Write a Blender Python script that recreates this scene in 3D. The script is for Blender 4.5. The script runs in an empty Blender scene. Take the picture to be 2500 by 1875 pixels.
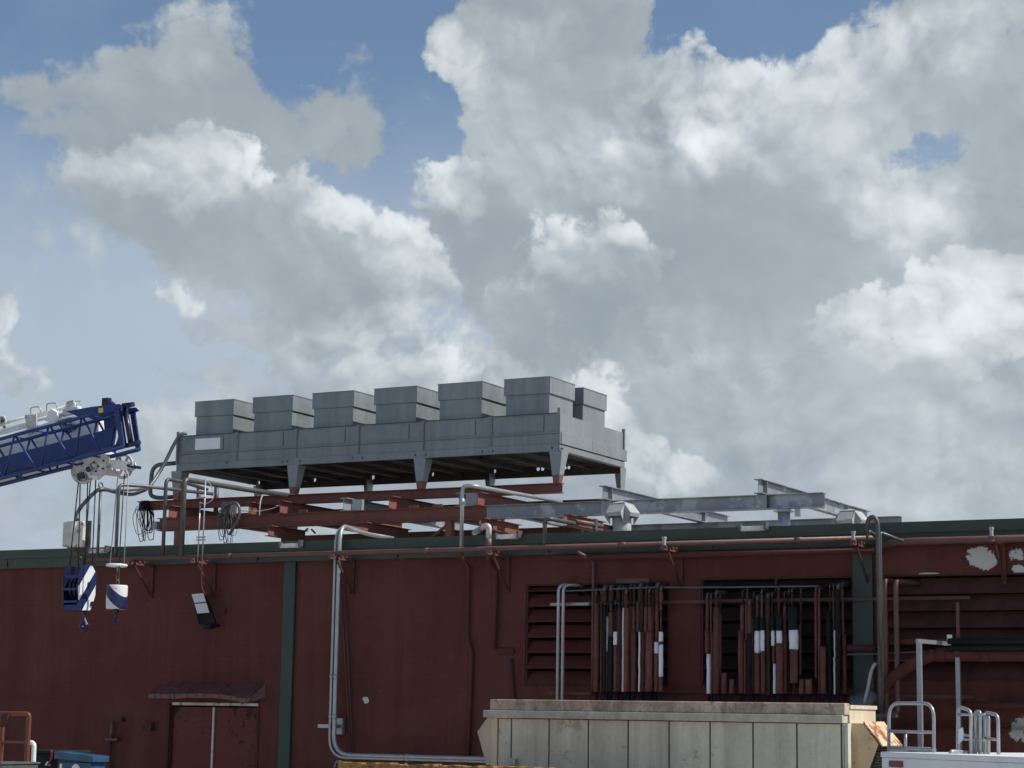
import bpy, bmesh, math, random
from mathutils import Vector, Matrix, Euler

# ------------------------------------------------------------------ camera
SC = bpy.context.scene
F_PX, PITCH, ROLL, YAW = 4950.0, 0.16214, 0.01571, 0.49206
CAM = Vector((0, 0, 2.3))
_fw = Vector((-math.sin(YAW)*math.cos(PITCH), math.cos(YAW)*math.cos(PITCH), math.sin(PITCH)))
_rt0 = Vector((math.cos(YAW), math.sin(YAW), 0))
_up0 = _rt0.cross(_fw)
_rt = _rt0*math.cos(ROLL) + _up0*math.sin(ROLL)
_up = _up0*math.cos(ROLL) - _rt0*math.sin(ROLL)
cam_d = bpy.data.cameras.new('camera')
cam_o = bpy.data.objects.new('camera', cam_d)
SC.collection.objects.link(cam_o)
M = Matrix((_rt, _up, -_fw)).transposed().to_4x4()
M.translation = CAM
cam_o.matrix_world = M
cam_d.sensor_fit = 'HORIZONTAL'
cam_d.angle = 2*math.atan(1250/F_PX)
cam_d.clip_start, cam_d.clip_end = 0.1, 5000
SC.camera = cam_o

def ray(px, py):
    """world direction of a point of the 2500 x 1875 photograph"""
    return (_fw*F_PX + _rt*(px-1250) - _up*(py-937.5)).normalized()
def PY(px, py, y):
    d = ray(px, py); return CAM + d*((y-CAM.y)/d.y)
def PX(px, py, x):
    d = ray(px, py); return CAM + d*((x-CAM.x)/d.x)
def PZ(px, py, z):
    d = ray(px, py); return CAM + d*((z-CAM.z)/d.z)

# ------------------------------------------------------------------ light
SUN_EL, SUN_AZ = math.radians(50), math.radians(73)      # azimuth clockwise from +Y
SUN = Vector((math.sin(SUN_AZ)*math.cos(SUN_EL), math.cos(SUN_AZ)*math.cos(SUN_EL), math.sin(SUN_EL)))
sun_d = bpy.data.lights.new('sun', 'SUN')
sun_d.energy, sun_d.angle, sun_d.color = 4.6, math.radians(0.5), (1, .955, .88)
sun_o = bpy.data.objects.new('sun', sun_d)
SC.collection.objects.link(sun_o)
sun_o.rotation_euler = SUN.to_track_quat('Z', 'Y').to_euler()
sun_o.location = (20, 40, 60)
vs = SC.view_settings
vs.view_transform, vs.look, vs.exposure, vs.gamma, vs.use_curve_mapping = 'Standard', 'None', 0, 1, False

# ------------------------------------------------------------------ sky with clouds
W = bpy.data.worlds.new('World'); SC.world = W
W.use_nodes = True
NT = W.node_tree; NT.nodes.clear()
class G:
    """small helper for node trees"""
    def __init__(s, nt): s.nt = nt
    def n(s, t, **k):
        x = s.nt.nodes.new(t)
        for a, b in k.items(): setattr(x, a, b)
        return x
    def put(s, sock, v):
        if hasattr(v, 'is_output') or isinstance(v, bpy.types.NodeSocket): s.nt.links.new(v, sock)
        else: sock.default_value = v
    def m(s, op, a, b=0.0, c=None, clamp=False):
        x = s.n('ShaderNodeMath', operation=op, use_clamp=clamp)
        s.put(x.inputs[0], a); s.put(x.inputs[1], b)
        if c is not None: s.put(x.inputs[2], c)
        return x.outputs[0]
    def v(s, op, a, b=(0, 0, 0), scale=None):
        x = s.n('ShaderNodeVectorMath', operation=op)
        s.put(x.inputs[0], a)
        if op not in ('LENGTH', 'NORMALIZE', 'SCALE'): s.put(x.inputs[1], b)
        if scale is not None: s.put(x.inputs['Scale'], scale)
        return x.outputs['Value'] if op in ('LENGTH', 'DOT_PRODUCT', 'DISTANCE') else x.outputs[0]
    def rng(s, v, a, b, c=0.0, d=1.0, kind='SMOOTHSTEP'):
        x = s.n('ShaderNodeMapRange', interpolation_type=kind, clamp=True)
        s.put(x.inputs[0], v)
        for i, q in enumerate((a, b, c, d)): s.put(x.inputs[1+i], q)
        return x.outputs[0]
    def mix(s, f, a, b, mode='MIX'):
        x = s.n('ShaderNodeMix', data_type='RGBA', blend_type=mode)
        s.put(x.inputs[0], f)
        for i, q in ((6, a), (7, b)):
            s.put(x.inputs[i], q if not isinstance(q, tuple) else (*q[:3], 1))
        return x.outputs[2]
    def noise(s, vec, scale, detail=6.0, rough=.55, dist=0.0, lac=2.0, color=False):
        x = s.n('ShaderNodeTexNoise')
        if vec is not None: s.put(x.inputs['Vector'], vec)
        x.inputs['Scale'].default_value = scale; x.inputs['Detail'].default_value = detail
        x.inputs['Roughness'].default_value = rough; x.inputs['Distortion'].default_value = dist
        x.inputs['Lacunarity'].default_value = lac
        return x.outputs['Color' if color else 'Fac']
    def voro(s, vec, scale, detail=0.0, rough=.5, smooth=.6, feature='SMOOTH_F1'):
        x = s.n('ShaderNodeTexVoronoi', feature=feature)
        s.put(x.inputs['Vector'], vec)
        x.inputs['Scale'].default_value = scale; x.inputs['Detail'].default_value = detail
        x.inputs['Roughness'].default_value = rough
        if feature == 'SMOOTH_F1': x.inputs['Smoothness'].default_value = smooth
        return x.outputs['Distance']
g = G(NT)
DIR = g.v('NORMALIZE', g.n('ShaderNodeTexCoord').outputs['Generated'])
sky = g.n('ShaderNodeTexSky', sky_type='NISHITA', sun_disc=False, sun_elevation=SUN_EL, sun_rotation=SUN_AZ,
          air_density=1.0, dust_density=.6, ozone_density=2.0)
g.put(sky.inputs[0], DIR) if len(sky.inputs) else None

# plane coordinates of the direction above the horizon (x along it, y up), fixed in the world
F0 = Vector((-math.sin(YAW), math.cos(YAW), 0))
dfw = g.m('MAXIMUM', g.v('DOT_PRODUCT', DIR, tuple(F0)), .12)
cx = g.n('ShaderNodeCombineXYZ')
g.put(cx.inputs[0], g.m('DIVIDE', g.v('DOT_PRODUCT', DIR, tuple(_rt0)), dfw))
g.put(cx.inputs[1], g.m('DIVIDE', g.v('DOT_PRODUCT', DIR, (0, 0, 1)), dfw))
UV = cx.outputs[0]
def uv(px, py):
    d = ray(px, py); k = d.dot(F0)
    return d.dot(_rt0)/k, d.z/k
# billowing noise, domain-warped; N0 at the point, N1 shifted towards the light
wv = g.v('SUBTRACT', g.noise(DIR, 8, 2, color=True), (.5, .5, .5))
wv2 = g.v('SUBTRACT', g.noise(DIR, 40, 3, .6, color=True), (.5, .5, .5))
WARP = g.v('ADD', DIR, g.v('ADD', g.v('SCALE', wv, scale=.04), g.v('SCALE', wv2, scale=.014)))
WUV = g.v('ADD', UV, g.v('ADD', g.v('SCALE', wv, scale=.05), g.v('SCALE', wv2, scale=.036)))
def billow(vec):
    a = g.m('SUBTRACT', g.noise(vec, 13, 4, .58), .5)
    b = g.m('SUBTRACT', .5, g.voro(vec, 30, 1, .5, feature='F1'))
    return g.m('MULTIPLY_ADD', a, 1.9, g.m('MULTIPLY', b, .42))
sun_tan = Vector((.45*_rt0.x, .45*_rt0.y, .89))
NB = billow(WARP)
N1 = billow(g.v('ADD', WARP, tuple(sun_tan*.010)))
NM = g.noise(WARP, 36, 3, .55)
NM1 = g.noise(g.v('ADD', WARP, tuple(sun_tan*.0045)), 36, 3, .55)
REL = g.m('MULTIPLY_ADD', g.m('SUBTRACT', NM, NM1), .9, g.m('SUBTRACT', NB, N1))
NF = g.m('SUBTRACT', g.noise(WARP, 75, 5, .62), .5)
N0 = g.m('MULTIPLY_ADD', NF, .4, NB)
NL = g.m('SUBTRACT', g.noise(DIR, 6, 3, .5), .5)
sx = g.n('ShaderNodeSeparateXYZ'); g.put(sx.inputs[0], DIR)
ELZ = sx.outputs[2]

def turned(vec, a):
    """vec in axes turned by a degrees"""
    if not a: return vec
    c, s_ = math.cos(math.radians(a)), math.sin(math.radians(a))
    k = g.n('ShaderNodeCombineXYZ')
    g.put(k.inputs[0], g.v('DOT_PRODUCT', vec, (c, s_, 0))); g.put(k.inputs[1], g.v('DOT_PRODUCT', vec, (-s_, c, 0)))
    return k.outputs[0]
def field(blobs, start=0.0, prev=None):
    """sum of soft ellipses of the sky (px, py, rx, ry, turn, weight)"""
    q = g.n('ShaderNodeVectorMath', operation='MULTIPLY_ADD')       # evaluated after prev, to keep the shader's memory small
    g.put(q.inputs[0], prev); q.inputs[1].default_value = (1e-9, 1e-9, 1e-9); g.put(q.inputs[2], WUV)
    t, vec = start, {0: q.outputs[0]}
    for b in blobs:
        px, py, rx, ry = b[:4]
        a = b[4] if len(b) > 4 else 0
        w = b[5] if len(b) > 5 else 1.0
        if a not in vec: vec[a] = turned(vec[0], a)
        u, v = uv(px, py)
        c, s_ = math.cos(math.radians(a)), math.sin(math.radians(a))
        u, v = u*c+v*s_, -u*s_+v*c
        sx_, sy_ = F_PX/rx, F_PX/ry
        e = g.n('ShaderNodeVectorMath', operation='MULTIPLY_ADD')
        g.put(e.inputs[0], vec[a]); e.inputs[1].default_value = (sx_, sy_, 0); e.inputs[2].default_value = (-u*sx_, -v*sy_, 0)
        f = g.m('SUBTRACT', 1.0, g.v('DOT_PRODUCT', e.outputs[0], e.outputs[0]), clamp=True)
        t = g.m('MULTIPLY_ADD', f, w, t)
    return t
GREY, WHITE = (2.65, 3.2, 3.75), (9.4, 9.95, 10.1)
def layer(under, blobs, t, w, amp, brights, base, rel=1.0, rim=.0, fine=.95, dark=GREY, lite=WHITE, opac=1.0, cap=1.0, tex=.16, gain=1.05):
    D = g.m('MINIMUM', field([q for q in blobs if len(q) < 6 or q[5] > 0], 0.0, under), cap)
    cut = [q for q in blobs if len(q) > 5 and q[5] < 0]
    if cut: D = field(cut, D, D)
    D = g.m('MULTIPLY_ADD', N0, amp, D)
    D = g.m('MULTIPLY_ADD', NF, fine, D)
    al = g.m('MULTIPLY', g.rng(D, t, t+w), opac)
    B = field(brights, 0.0, D)
    b = g.m('MULTIPLY_ADD', B, g.m('MULTIPLY_ADD', N0, 1.9, gain), base-.14)
    b = g.m('MULTIPLY_ADD', N0, tex, b)
    b = g.m('MULTIPLY_ADD', REL, g.m('MULTIPLY_ADD', B, rel*1.1, rel*.42), b)
    if rim: b = g.m('MULTIPLY_ADD', g.rng(D, t+w*.5+.35, t+w*.5), rim, b)
    b = g.m('MULTIPLY_ADD', NL, 1.0, b)
    b = g.m('MULTIPLY_ADD', NF, g.m('MULTIPLY_ADD', B, .35, .12), b)
    b = g.m('SUBTRACT', 1.0, g.m('POWER', math.e, g.m('MULTIPLY', g.m('LOGARITHM', g.m('ADD', 1.0, g.m('POWER', math.e, g.m('MULTIPLY', b, 5.0))), math.e), -.25)), clamp=True)
    return g.mix(al, under, g.mix(b, dark, lite))

col = sky.outputs[0]
# thin veil, thicker towards the horizon
va = g.m('MULTIPLY_ADD', NL, .7, g.rng(ELZ, .325, .175, .02, .96))
va = g.m('MULTIPLY_ADD', N0, .16, va, clamp=True)
col = g.mix(va, col, (4.55, 5.25, 6.15))
# soft grey clouds high on the left
col = layer(col, [(470,150,230,190), (330,250,380,160,0,.9), (640,310,420,140,0,.9), (860,240,150,170,0,.7), (70,220,170,80,0,.45),
                  (850,70,90,110,0,.35), (900,380,260,130,0,.4), (420,350,420,110,0,.7)],
            .30, .5, .46, [(480,90,260,120,0,.16)], .14, rel=.5)
# big cloud on the left
col = layer(col, [(360,450,330,190), (560,520,400,230,-15), (840,600,270,200,-30), (930,760,420,220,0,.9), (620,760,420,180,-15,.7),
                  (1010,640,150,130,0,.7)],
            .36, .42, .80, [(430,400,330,110,0,.42), (625,385,80,55,-30,.8), (900,530,200,90,-30,.9), (1000,650,180,110,-30,.5), (740,540,130,160,0,.22),
                           (560,600,300,130,-15,-.2), (300,560,200,130,0,-.1), (1000,830,300,120,0,.6), (800,900,300,90,0,.25)], .24, rel=1.0, gain=1.2, tex=.15, cap=1.3)
# low deck behind the building
col = layer(col, [(600,1200,1500,450,0,.8), (1900,1100,1500,520,0,1.2)],
            .30, .6, .7, [(1000,900,300,160,0,.3), (600,860,300,120,0,.2), (200,1100,500,200,0,.1), (1900,1150,500,120,0,.12)], .30, rel=1.0, lite=(8.4, 9.0, 9.3), opac=.92, tex=.55)
col = layer(col, [(-20,790,110,110), (50,890,170,80), (390,700,130,80,-30,.95), (480,880,330,110,0,.6), (20,1330,200,80,0,.6), (930,900,330,140,0,.9),
                  (750,930,400,120,0,.5)],
            .46, .35, .8, [(0,790,150,110,0,.3), (40,860,220,70,0,.5), (390,690,160,90,0,.4), (1000,850,260,130,0,.6)], .36, rel=1.0, opac=.9, tex=.4, gain=1.2)
col = layer(col, [(150,620,380,110,0,.6), (60,480,220,90,0,.5), (220,1000,420,150,0,.65), (560,980,300,140,0,.6)],
            .30, .8, .9, [(560,960,260,90,0,.3), (120,1010,200,60,0,.2)], .42, rel=.9, opac=.75, tex=.4)
# great cloud on the right
col = layer(col, [(1330,130,350,340,0,1.05), (1390,-20,300,170,0,.8), (2250,70,250,150,15,.7), (1420,430,380,350,0,1.0), (1230,620,270,270,0,.9), (1960,330,640,290,0,1.1), (1600,200,280,220,0,.8), (2420,250,560,420,15,1.1), (2500,500,300,300,0,1),
                  (1850,700,900,400,0,1.4), (2300,900,700,420,0,1.2), (1130,110,150,110,-30,.75), (1080,440,90,120,-30,.7), (1500,950,450,160,0,.7),
                  (1900,-30,230,130,0,-1.5), (1780,50,100,80,0,-1.0), (2300,350,160,66,0,-.78), (1080,290,100,110,0,-.6)],
            .42, .40, .80, [(1090,120,170,100,-30,.6), (1080,430,110,110,30,.55), (1700,260,240,230,0,.55), (1680,330,240,70,15,.35), (2120,130,430,110,15,.5),
                            (1480,400,170,150,0,.35), (1250,300,160,300,0,.06), (1150,590,160,210,0,-.30), (1560,620,200,160,0,-.1), (2250,480,200,130,0,.5),
                            (1900,620,380,260,0,-.20), (2430,350,160,260,0,-.1), (2050,330,300,160,0,.2), (1250,60,200,80,0,.2)], .25, rel=1.0, gain=1.25, tex=.2, cap=1.45)
# nearer lobes: bright heads above grey bodies
col = layer(col, [(1420,650,330,190,0,1.2), (1500,790,430,140,0,1.0), (1290,760,220,160,0,.8)],
            .5, .36, .95, [(1420,530,360,100,0,.55), (1280,600,120,150,0,.3), (1440,800,360,130,0,-.24)], .25, rel=1.1, gain=1.2)
col = layer(col, [(2330,760,430,170,15,1.3), (2500,680,300,170,0), (2150,860,420,140,0,.7), (2070,740,110,80,0,.6)],
            .5, .30, .95, [(2350,700,430,130,15,.5), (2450,830,200,140,0,.2), (2100,890,300,120,0,-.15)], .34, rel=1.1, gain=1.0, tex=.25)
col = layer(col, [(1460,950,140,150,0,1.1), (1530,1060,140,110), (1680,1120,190,90,0,1.1), (1830,910,260,170,0,.75), (2280,1010,300,140,0,.8),
                  (2250,1180,500,90,0,.8)],
            .5, .35, .8, [(1460,920,170,140,0,.6), (1660,1100,200,90,0,.5), (1830,900,220,120,0,.12), (2330,1080,160,60,0,-.15)], .28, rel=1.0, opac=.9, tex=.4)
bg = g.n('ShaderNodeBackground'); g.put(bg.inputs[0], col); bg.inputs[1].default_value = .1
out = g.n('ShaderNodeOutputWorld'); NT.links.new(bg.outputs[0], out.inputs[0])
W.cycles.sampling_method = 'MANUAL'; W.cycles.sample_map_resolution = 256
SC.cycles.max_bounces = 5; SC.cycles.diffuse_bounces = 3; SC.cycles.glossy_bounces = 2
SC.cycles.use_adaptive_sampling = True; SC.cycles.adaptive_threshold = .02; SC.cycles.adaptive_min_samples = 12
SC.cycles.caustics_reflective = False; SC.cycles.caustics_refractive = False

# ------------------------------------------------------------------ materials
def mat(name, col, rough=.6, metal=0.0, var=.18, scale=3.0, streak=0.0, bump=0.0, bscale=40, spots=None, spot=.0, extra=None):
    """painted or metal surface with uneven tone, vertical run-off streaks, fine grain; spots: colour of rust or wear patches"""
    m = bpy.data.materials.new(name); m.use_nodes = True
    nt = m.node_tree; nt.nodes.clear(); h = G(nt)
    geo = h.n('ShaderNodeNewGeometry').outputs['Position']
    n1 = h.noise(geo, scale, 6, .6)
    f = h.rng(n1, .25, .75, 1-var, 1+var, 'LINEAR')
    n2 = h.noise(geo, scale*9, 4, .6)
    f = h.m('MULTIPLY', f, h.rng(n2, .3, .7, 1-var*.45, 1+var*.45, 'LINEAR'))
    if streak:
        sv = h.v('MULTIPLY', geo, (2.2, 2.2, .16))
        f = h.m('MULTIPLY', f, h.rng(h.noise(sv, 1.3, 7, .68, .6), .35, .7, 1+streak*.5, 1-streak, 'LINEAR'))
    c = h.n('ShaderNodeVectorMath', operation='SCALE'); c.inputs[0].default_value = col; h.put(c.inputs['Scale'], f)
    c = c.outputs[0]
    if spots:
        c = h.mix(h.rng(h.noise(geo, scale*1.7, 8, .7), .64-spot*.3, .70-spot*.3), c, spots)
    if extra: c = extra(h, geo, c)
    b = h.n('ShaderNodeBsdfPrincipled')
    h.put(b.inputs['Base Color'], c)
    h.put(b.inputs['Roughness'], h.rng(n2, .3, .7, max(.05, rough-.1), min(1, rough+.1), 'LINEAR'))
    b.inputs['Metallic'].default_value = metal
    if rough >= .6: b.inputs['Specular IOR Level'].default_value = .25
    if bump:
        q = h.n('ShaderNodeBump'); q.inputs['Strength'].default_value = bump; q.inputs['Distance'].default_value = .01
        h.put(q.inputs['Height'], h.noise(geo, bscale, 4, .6)); h.put(b.inputs['Normal'], q.outputs[0])
    o = h.n('ShaderNodeOutputMaterial'); nt.links.new(b.outputs[0], o.inputs[0])
    return m

def wall_extra(h, geo, c):
    # block courses, old repairs and places where the paint has come off down to the pale block
    sp = h.n('ShaderNodeSeparateXYZ'); h.put(sp.inputs[0], geo)
    X, Z = sp.outputs[0], sp.outputs[2]
    cb = h.n('ShaderNodeCombineXYZ'); h.put(cb.inputs[0], X); h.put(cb.inputs[1], Z)
    br = h.n('ShaderNodeTexBrick')
    h.put(br.inputs['Vector'], cb.outputs[0])
    for k, q in (('Scale', 1), ('Mortar Size', .006), ('Mortar Smooth', .4), ('Brick Width', .40), ('Row Height', .20)): br.inputs[k].default_value = q
    br.inputs['Color1'].default_value = (.97, .97, .97, 1); br.inputs['Color2'].default_value = (1.04, 1.04, 1.04, 1); br.inputs['Mortar'].default_value = (.91, .91, .91, 1)
    c = h.mix(1.0, c, br.outputs[0], 'MULTIPLY')
    c = h.mix(h.rng(h.noise(geo, .55, 5, .6), .42, .66, 0, .38), c, (.150, .062, .045))
    c = h.mix(h.rng(h.noise(h.v('MULTIPLY', geo, (5, 1, .22)), 1.0, 6, .7), .55, .75, 0, .35), c, (.06, .028, .026))
    lines = h.m('SUBTRACT', 1.0, h.m('DIVIDE', h.m('ABSOLUTE', h.m('SUBTRACT', h.m('FRACT', h.m('DIVIDE', Z, .2)), .5)), .035), clamp=True)
    lm = h.rng(h.noise(h.v('MULTIPLY', geo, (.7, 1, 2.6)), 1.0, 5, .6), .53, .64)
    c = h.mix(h.m('MULTIPLY', h.m('MULTIPLY', lines, lm), .55), c, (.030, .014, .013))
    c = h.mix(h.rng(h.noise(geo, 14, 3, .5), .775, .80, 0, .8), c, (.42, .38, .35))
    c = h.mix(h.m('MULTIPLY', h.rng(h.noise(geo, 2.1, 8, .75), .62, .70), .45), c, (.19, .085, .065))
    nz = h.m('SUBTRACT', h.noise(geo, 5.0, 9, .74), .5)
    for (x, z, rx, rz, w) in PEEL:
        e = h.m('ADD', h.m('POWER', h.m('DIVIDE', h.m('SUBTRACT', X, x), rx), 2), h.m('POWER', h.m('DIVIDE', h.m('SUBTRACT', Z, z), rz), 2))
        e = h.m('SUBTRACT', h.m('ADD', e, 0), h.m('MULTIPLY', nz, 9.0*w))
        c = h.mix(h.rng(e, 1.0, .93), c, (.56, .57, .53))
    return c
PEEL = []
def peel(px, py, wx, wy, w=1.0):
    p = PY(px, py, 31.0); s = F_PX/p.length
    PEEL.append((p.x, p.z, wx/s*.5/.88, wy/s*.5, w))
peel(2397, 1362, 62, 54, .5); peel(2490, 1352, 36, 30, 1.0); peel(2492, 1390, 34, 20, 1.0); peel(2486, 1778, 34, 54, .9)
peel(893, 1710, 16, 16, .7); peel(2265, 1401, 44, 6, .5); peel(2318, 1406, 30, 7, .5)

RED = (.114, .036, .030)
def door_extra(h, geo, c):
    n = h.noise(geo, 5.5, 7, .7); w_ = h.noise(geo, 1.4, 3, .5)
    return h.mix(h.rng(h.m('MULTIPLY_ADD', w_, .55, n), .90, .93), c, (.035, .012, .012))
M = {
 'door': mat('door_paint', (.135, .036, .030), .6, var=.14, scale=2.5, streak=.12, extra=door_extra),
 'wall': mat('maroon_painted_block', RED, .85, var=.10, scale=.9, streak=.24, bump=.2, bscale=14, extra=wall_extra),
 'maroon': mat('maroon_paint', (.110, .036, .029), .7, var=.16, scale=3, streak=.15),
 'maroon_dark': mat('weathered_maroon_paint', (.078, .032, .029), .75, var=.22, scale=4, streak=.25),
 'slat_shade': mat('shaded_maroon_slats', (.042, .019, .018), .85, var=.25, scale=4, streak=.3),  # darker slat maroon: the gloom behind the pipe banks put into the colour
 'maroon_pipe': mat('maroon_pipe_paint', (.135, .062, .054), .5, var=.22, scale=5, streak=.1),
 'green': mat('dark_green_metal', (.030, .053, .043), .5, var=.10, scale=1.5, streak=.12),
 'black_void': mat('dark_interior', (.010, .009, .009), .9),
 'roof': mat('roof_membrane', (.30, .30, .29), .9, var=.2),
 'unit': mat('grey_sheet_metal', (.232, .258, .264), .45, .15, var=.12, scale=1.3, streak=.22),
 'unit_under': mat('dark_grey_metal', (.07, .065, .06), .7, var=.25),  # one darker grey for the underside, rear rail, seams and bolts
 'redsteel': mat('red_oxide_steel', (.215, .086, .068), .62, var=.16, scale=2.2, streak=.12, spots=(.14, .06, .045), spot=.12),
 'galv': mat('galvanized_steel', (.255, .275, .292), .42, .35, var=.22, scale=.75, spots=(.40, .43, .45), spot=.46),
 'galvpipe': mat('galvanized_pipe', (.40, .42, .42), .38, .55, var=.15, scale=5),
 'dullpipe': mat('dull_grey_pipe', (.13, .14, .135), .45, .5, var=.25, scale=6),
 'darkpipe': mat('weathered_steel_pipe', (.10, .095, .09), .5, .4, var=.25, scale=6),
 'insul': mat('pipe_jacket_maroon', (.165, .068, .056), .75, var=.26, scale=5, streak=.35),
 'insul_white': mat('pipe_jacket_white', (.82, .85, .88), .6, var=.07, scale=6),
 'insul_black': mat('pipe_wrap_black', (.014, .016, .016), .8, var=.3),
 'insul_brown': mat('pipe_jacket_brown', (.085, .052, .04), .75, var=.3, scale=5, streak=.3),
 'vent_white': mat('weathered_white_sheet', (.38, .40, .39), .5, var=.12, scale=4, streak=.25),
 'plate_white': mat('plate_white', (.88, .90, .91), .4, var=.04),
 'white': mat('white_paint', (.74, .76, .77), .45, var=.07, scale=2, streak=.08),
 'white_dirty': mat('soiled_white_paint', (.58, .58, .54), .55, var=.20, scale=4, streak=.3, spots=(.22, .21, .19), spot=.24),
 'blue': mat('deep_blue_paint', (.008, .030, .145), .5, var=.16, scale=3, spots=(.03, .035, .06), spot=.12),
 'navy': mat('dark_blue_paint', (.010, .013, .045), .35, var=.2),
 'black': mat('black_rubber', (.012, .012, .013), .6, var=.2),
 'rope': mat('steel_rope', (.05, .052, .058), .5, .5, var=.3, scale=20),
 'palerope': mat('pale_rope', (.36, .36, .35), .7, var=.2, scale=20),
 'tan': mat('sage_beige_panel', (.565, .555, .462), .7, var=.13, scale=1.6, streak=.26, spots=(.42, .40, .31), spot=.24),
 'tancap': mat('stained_concrete_cap', (.42, .345, .26), .85, var=.42, scale=2.2, streak=.5, spots=(.27, .215, .155), spot=.32, bump=.3),
 'tanlip': mat('flaking_beige_lip', (.47, .44, .36), .8, var=.30, scale=6, streak=.2),
 'joint': mat('rusty_joint', (.10, .07, .045), .8, var=.3),
 'hood': mat('cream_hood_paint', (.60, .47, .29), .6, var=.14, scale=2.4, streak=.25, spots=(.40, .21, .09), spot=.36),
 'hoodtop': mat('rust_stained_cream', (.66, .50, .33), .6, var=.12, scale=2, spots=(.30, .11, .045), spot=.42),
 'cream': mat('cream_and_sunlit_paint', (.66, .57, .43), .6, var=.10, scale=2, streak=.2),
 'orange': mat('orange_paint', (.150, .046, .017), .5, var=.22, scale=6),
 'binblue': mat('blue_bin_paint', (.024, .088, .170), .4, var=.15, scale=3, streak=.45),
 'bingreen': mat('dark_bin_plastic', (.014, .017, .016), .8, var=.3),
 'rust': mat('rusted_mossy_steel', (.30, .165, .06), .9, var=.4, scale=7, spots=(.12, .10, .035), spot=.35, bump=.6),
 'lens': mat('lamp_lens', (.72, .72, .68), .3, var=.06),
 'yellow': mat('yellow_sticker', (.70, .47, .06), .5, var=.05),
 'redlens': mat('red_marker_lens', (.16, .010, .014), .2, var=.1),
 'conc': mat('concrete_yard', (.40, .39, .365), .9, var=.2, scale=.6),
 'alu': mat('aluminium_tube', (.36, .385, .395), .36, .5, var=.1, scale=4),
 'rosette': mat('bright_sheave', (.52, .515, .48), .5, var=.2, scale=6, spots=(.13, .125, .11), spot=.36),
}
def stripe_mat(name, a, b, nx, ny, nz, per, ph, duty=.5):
    m = bpy.data.materials.new(name); m.use_nodes = True
    nt = m.node_tree; nt.nodes.clear(); h = G(nt)
    geo = h.n('ShaderNodeTexCoord').outputs['Object']
    k = h.m('FRACT', h.m('ADD', h.m('DIVIDE', h.v('DOT_PRODUCT', geo, (nx, ny, nz)), per), ph))
    c = h.mix(h.m('GREATER_THAN', k, duty), a, b)
    c = h.mix(h.rng(h.noise(geo, 9, 7, .7), .60, .66, 0, .7), c, (.10, .09, .085))
    s = h.n('ShaderNodeBsdfPrincipled'); h.put(s.inputs['Base Color'], c); s.inputs['Roughness'].default_value = .45
    o = h.n('ShaderNodeOutputMaterial'); nt.links.new(s.outputs[0], o.inputs[0])
    return m

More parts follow.
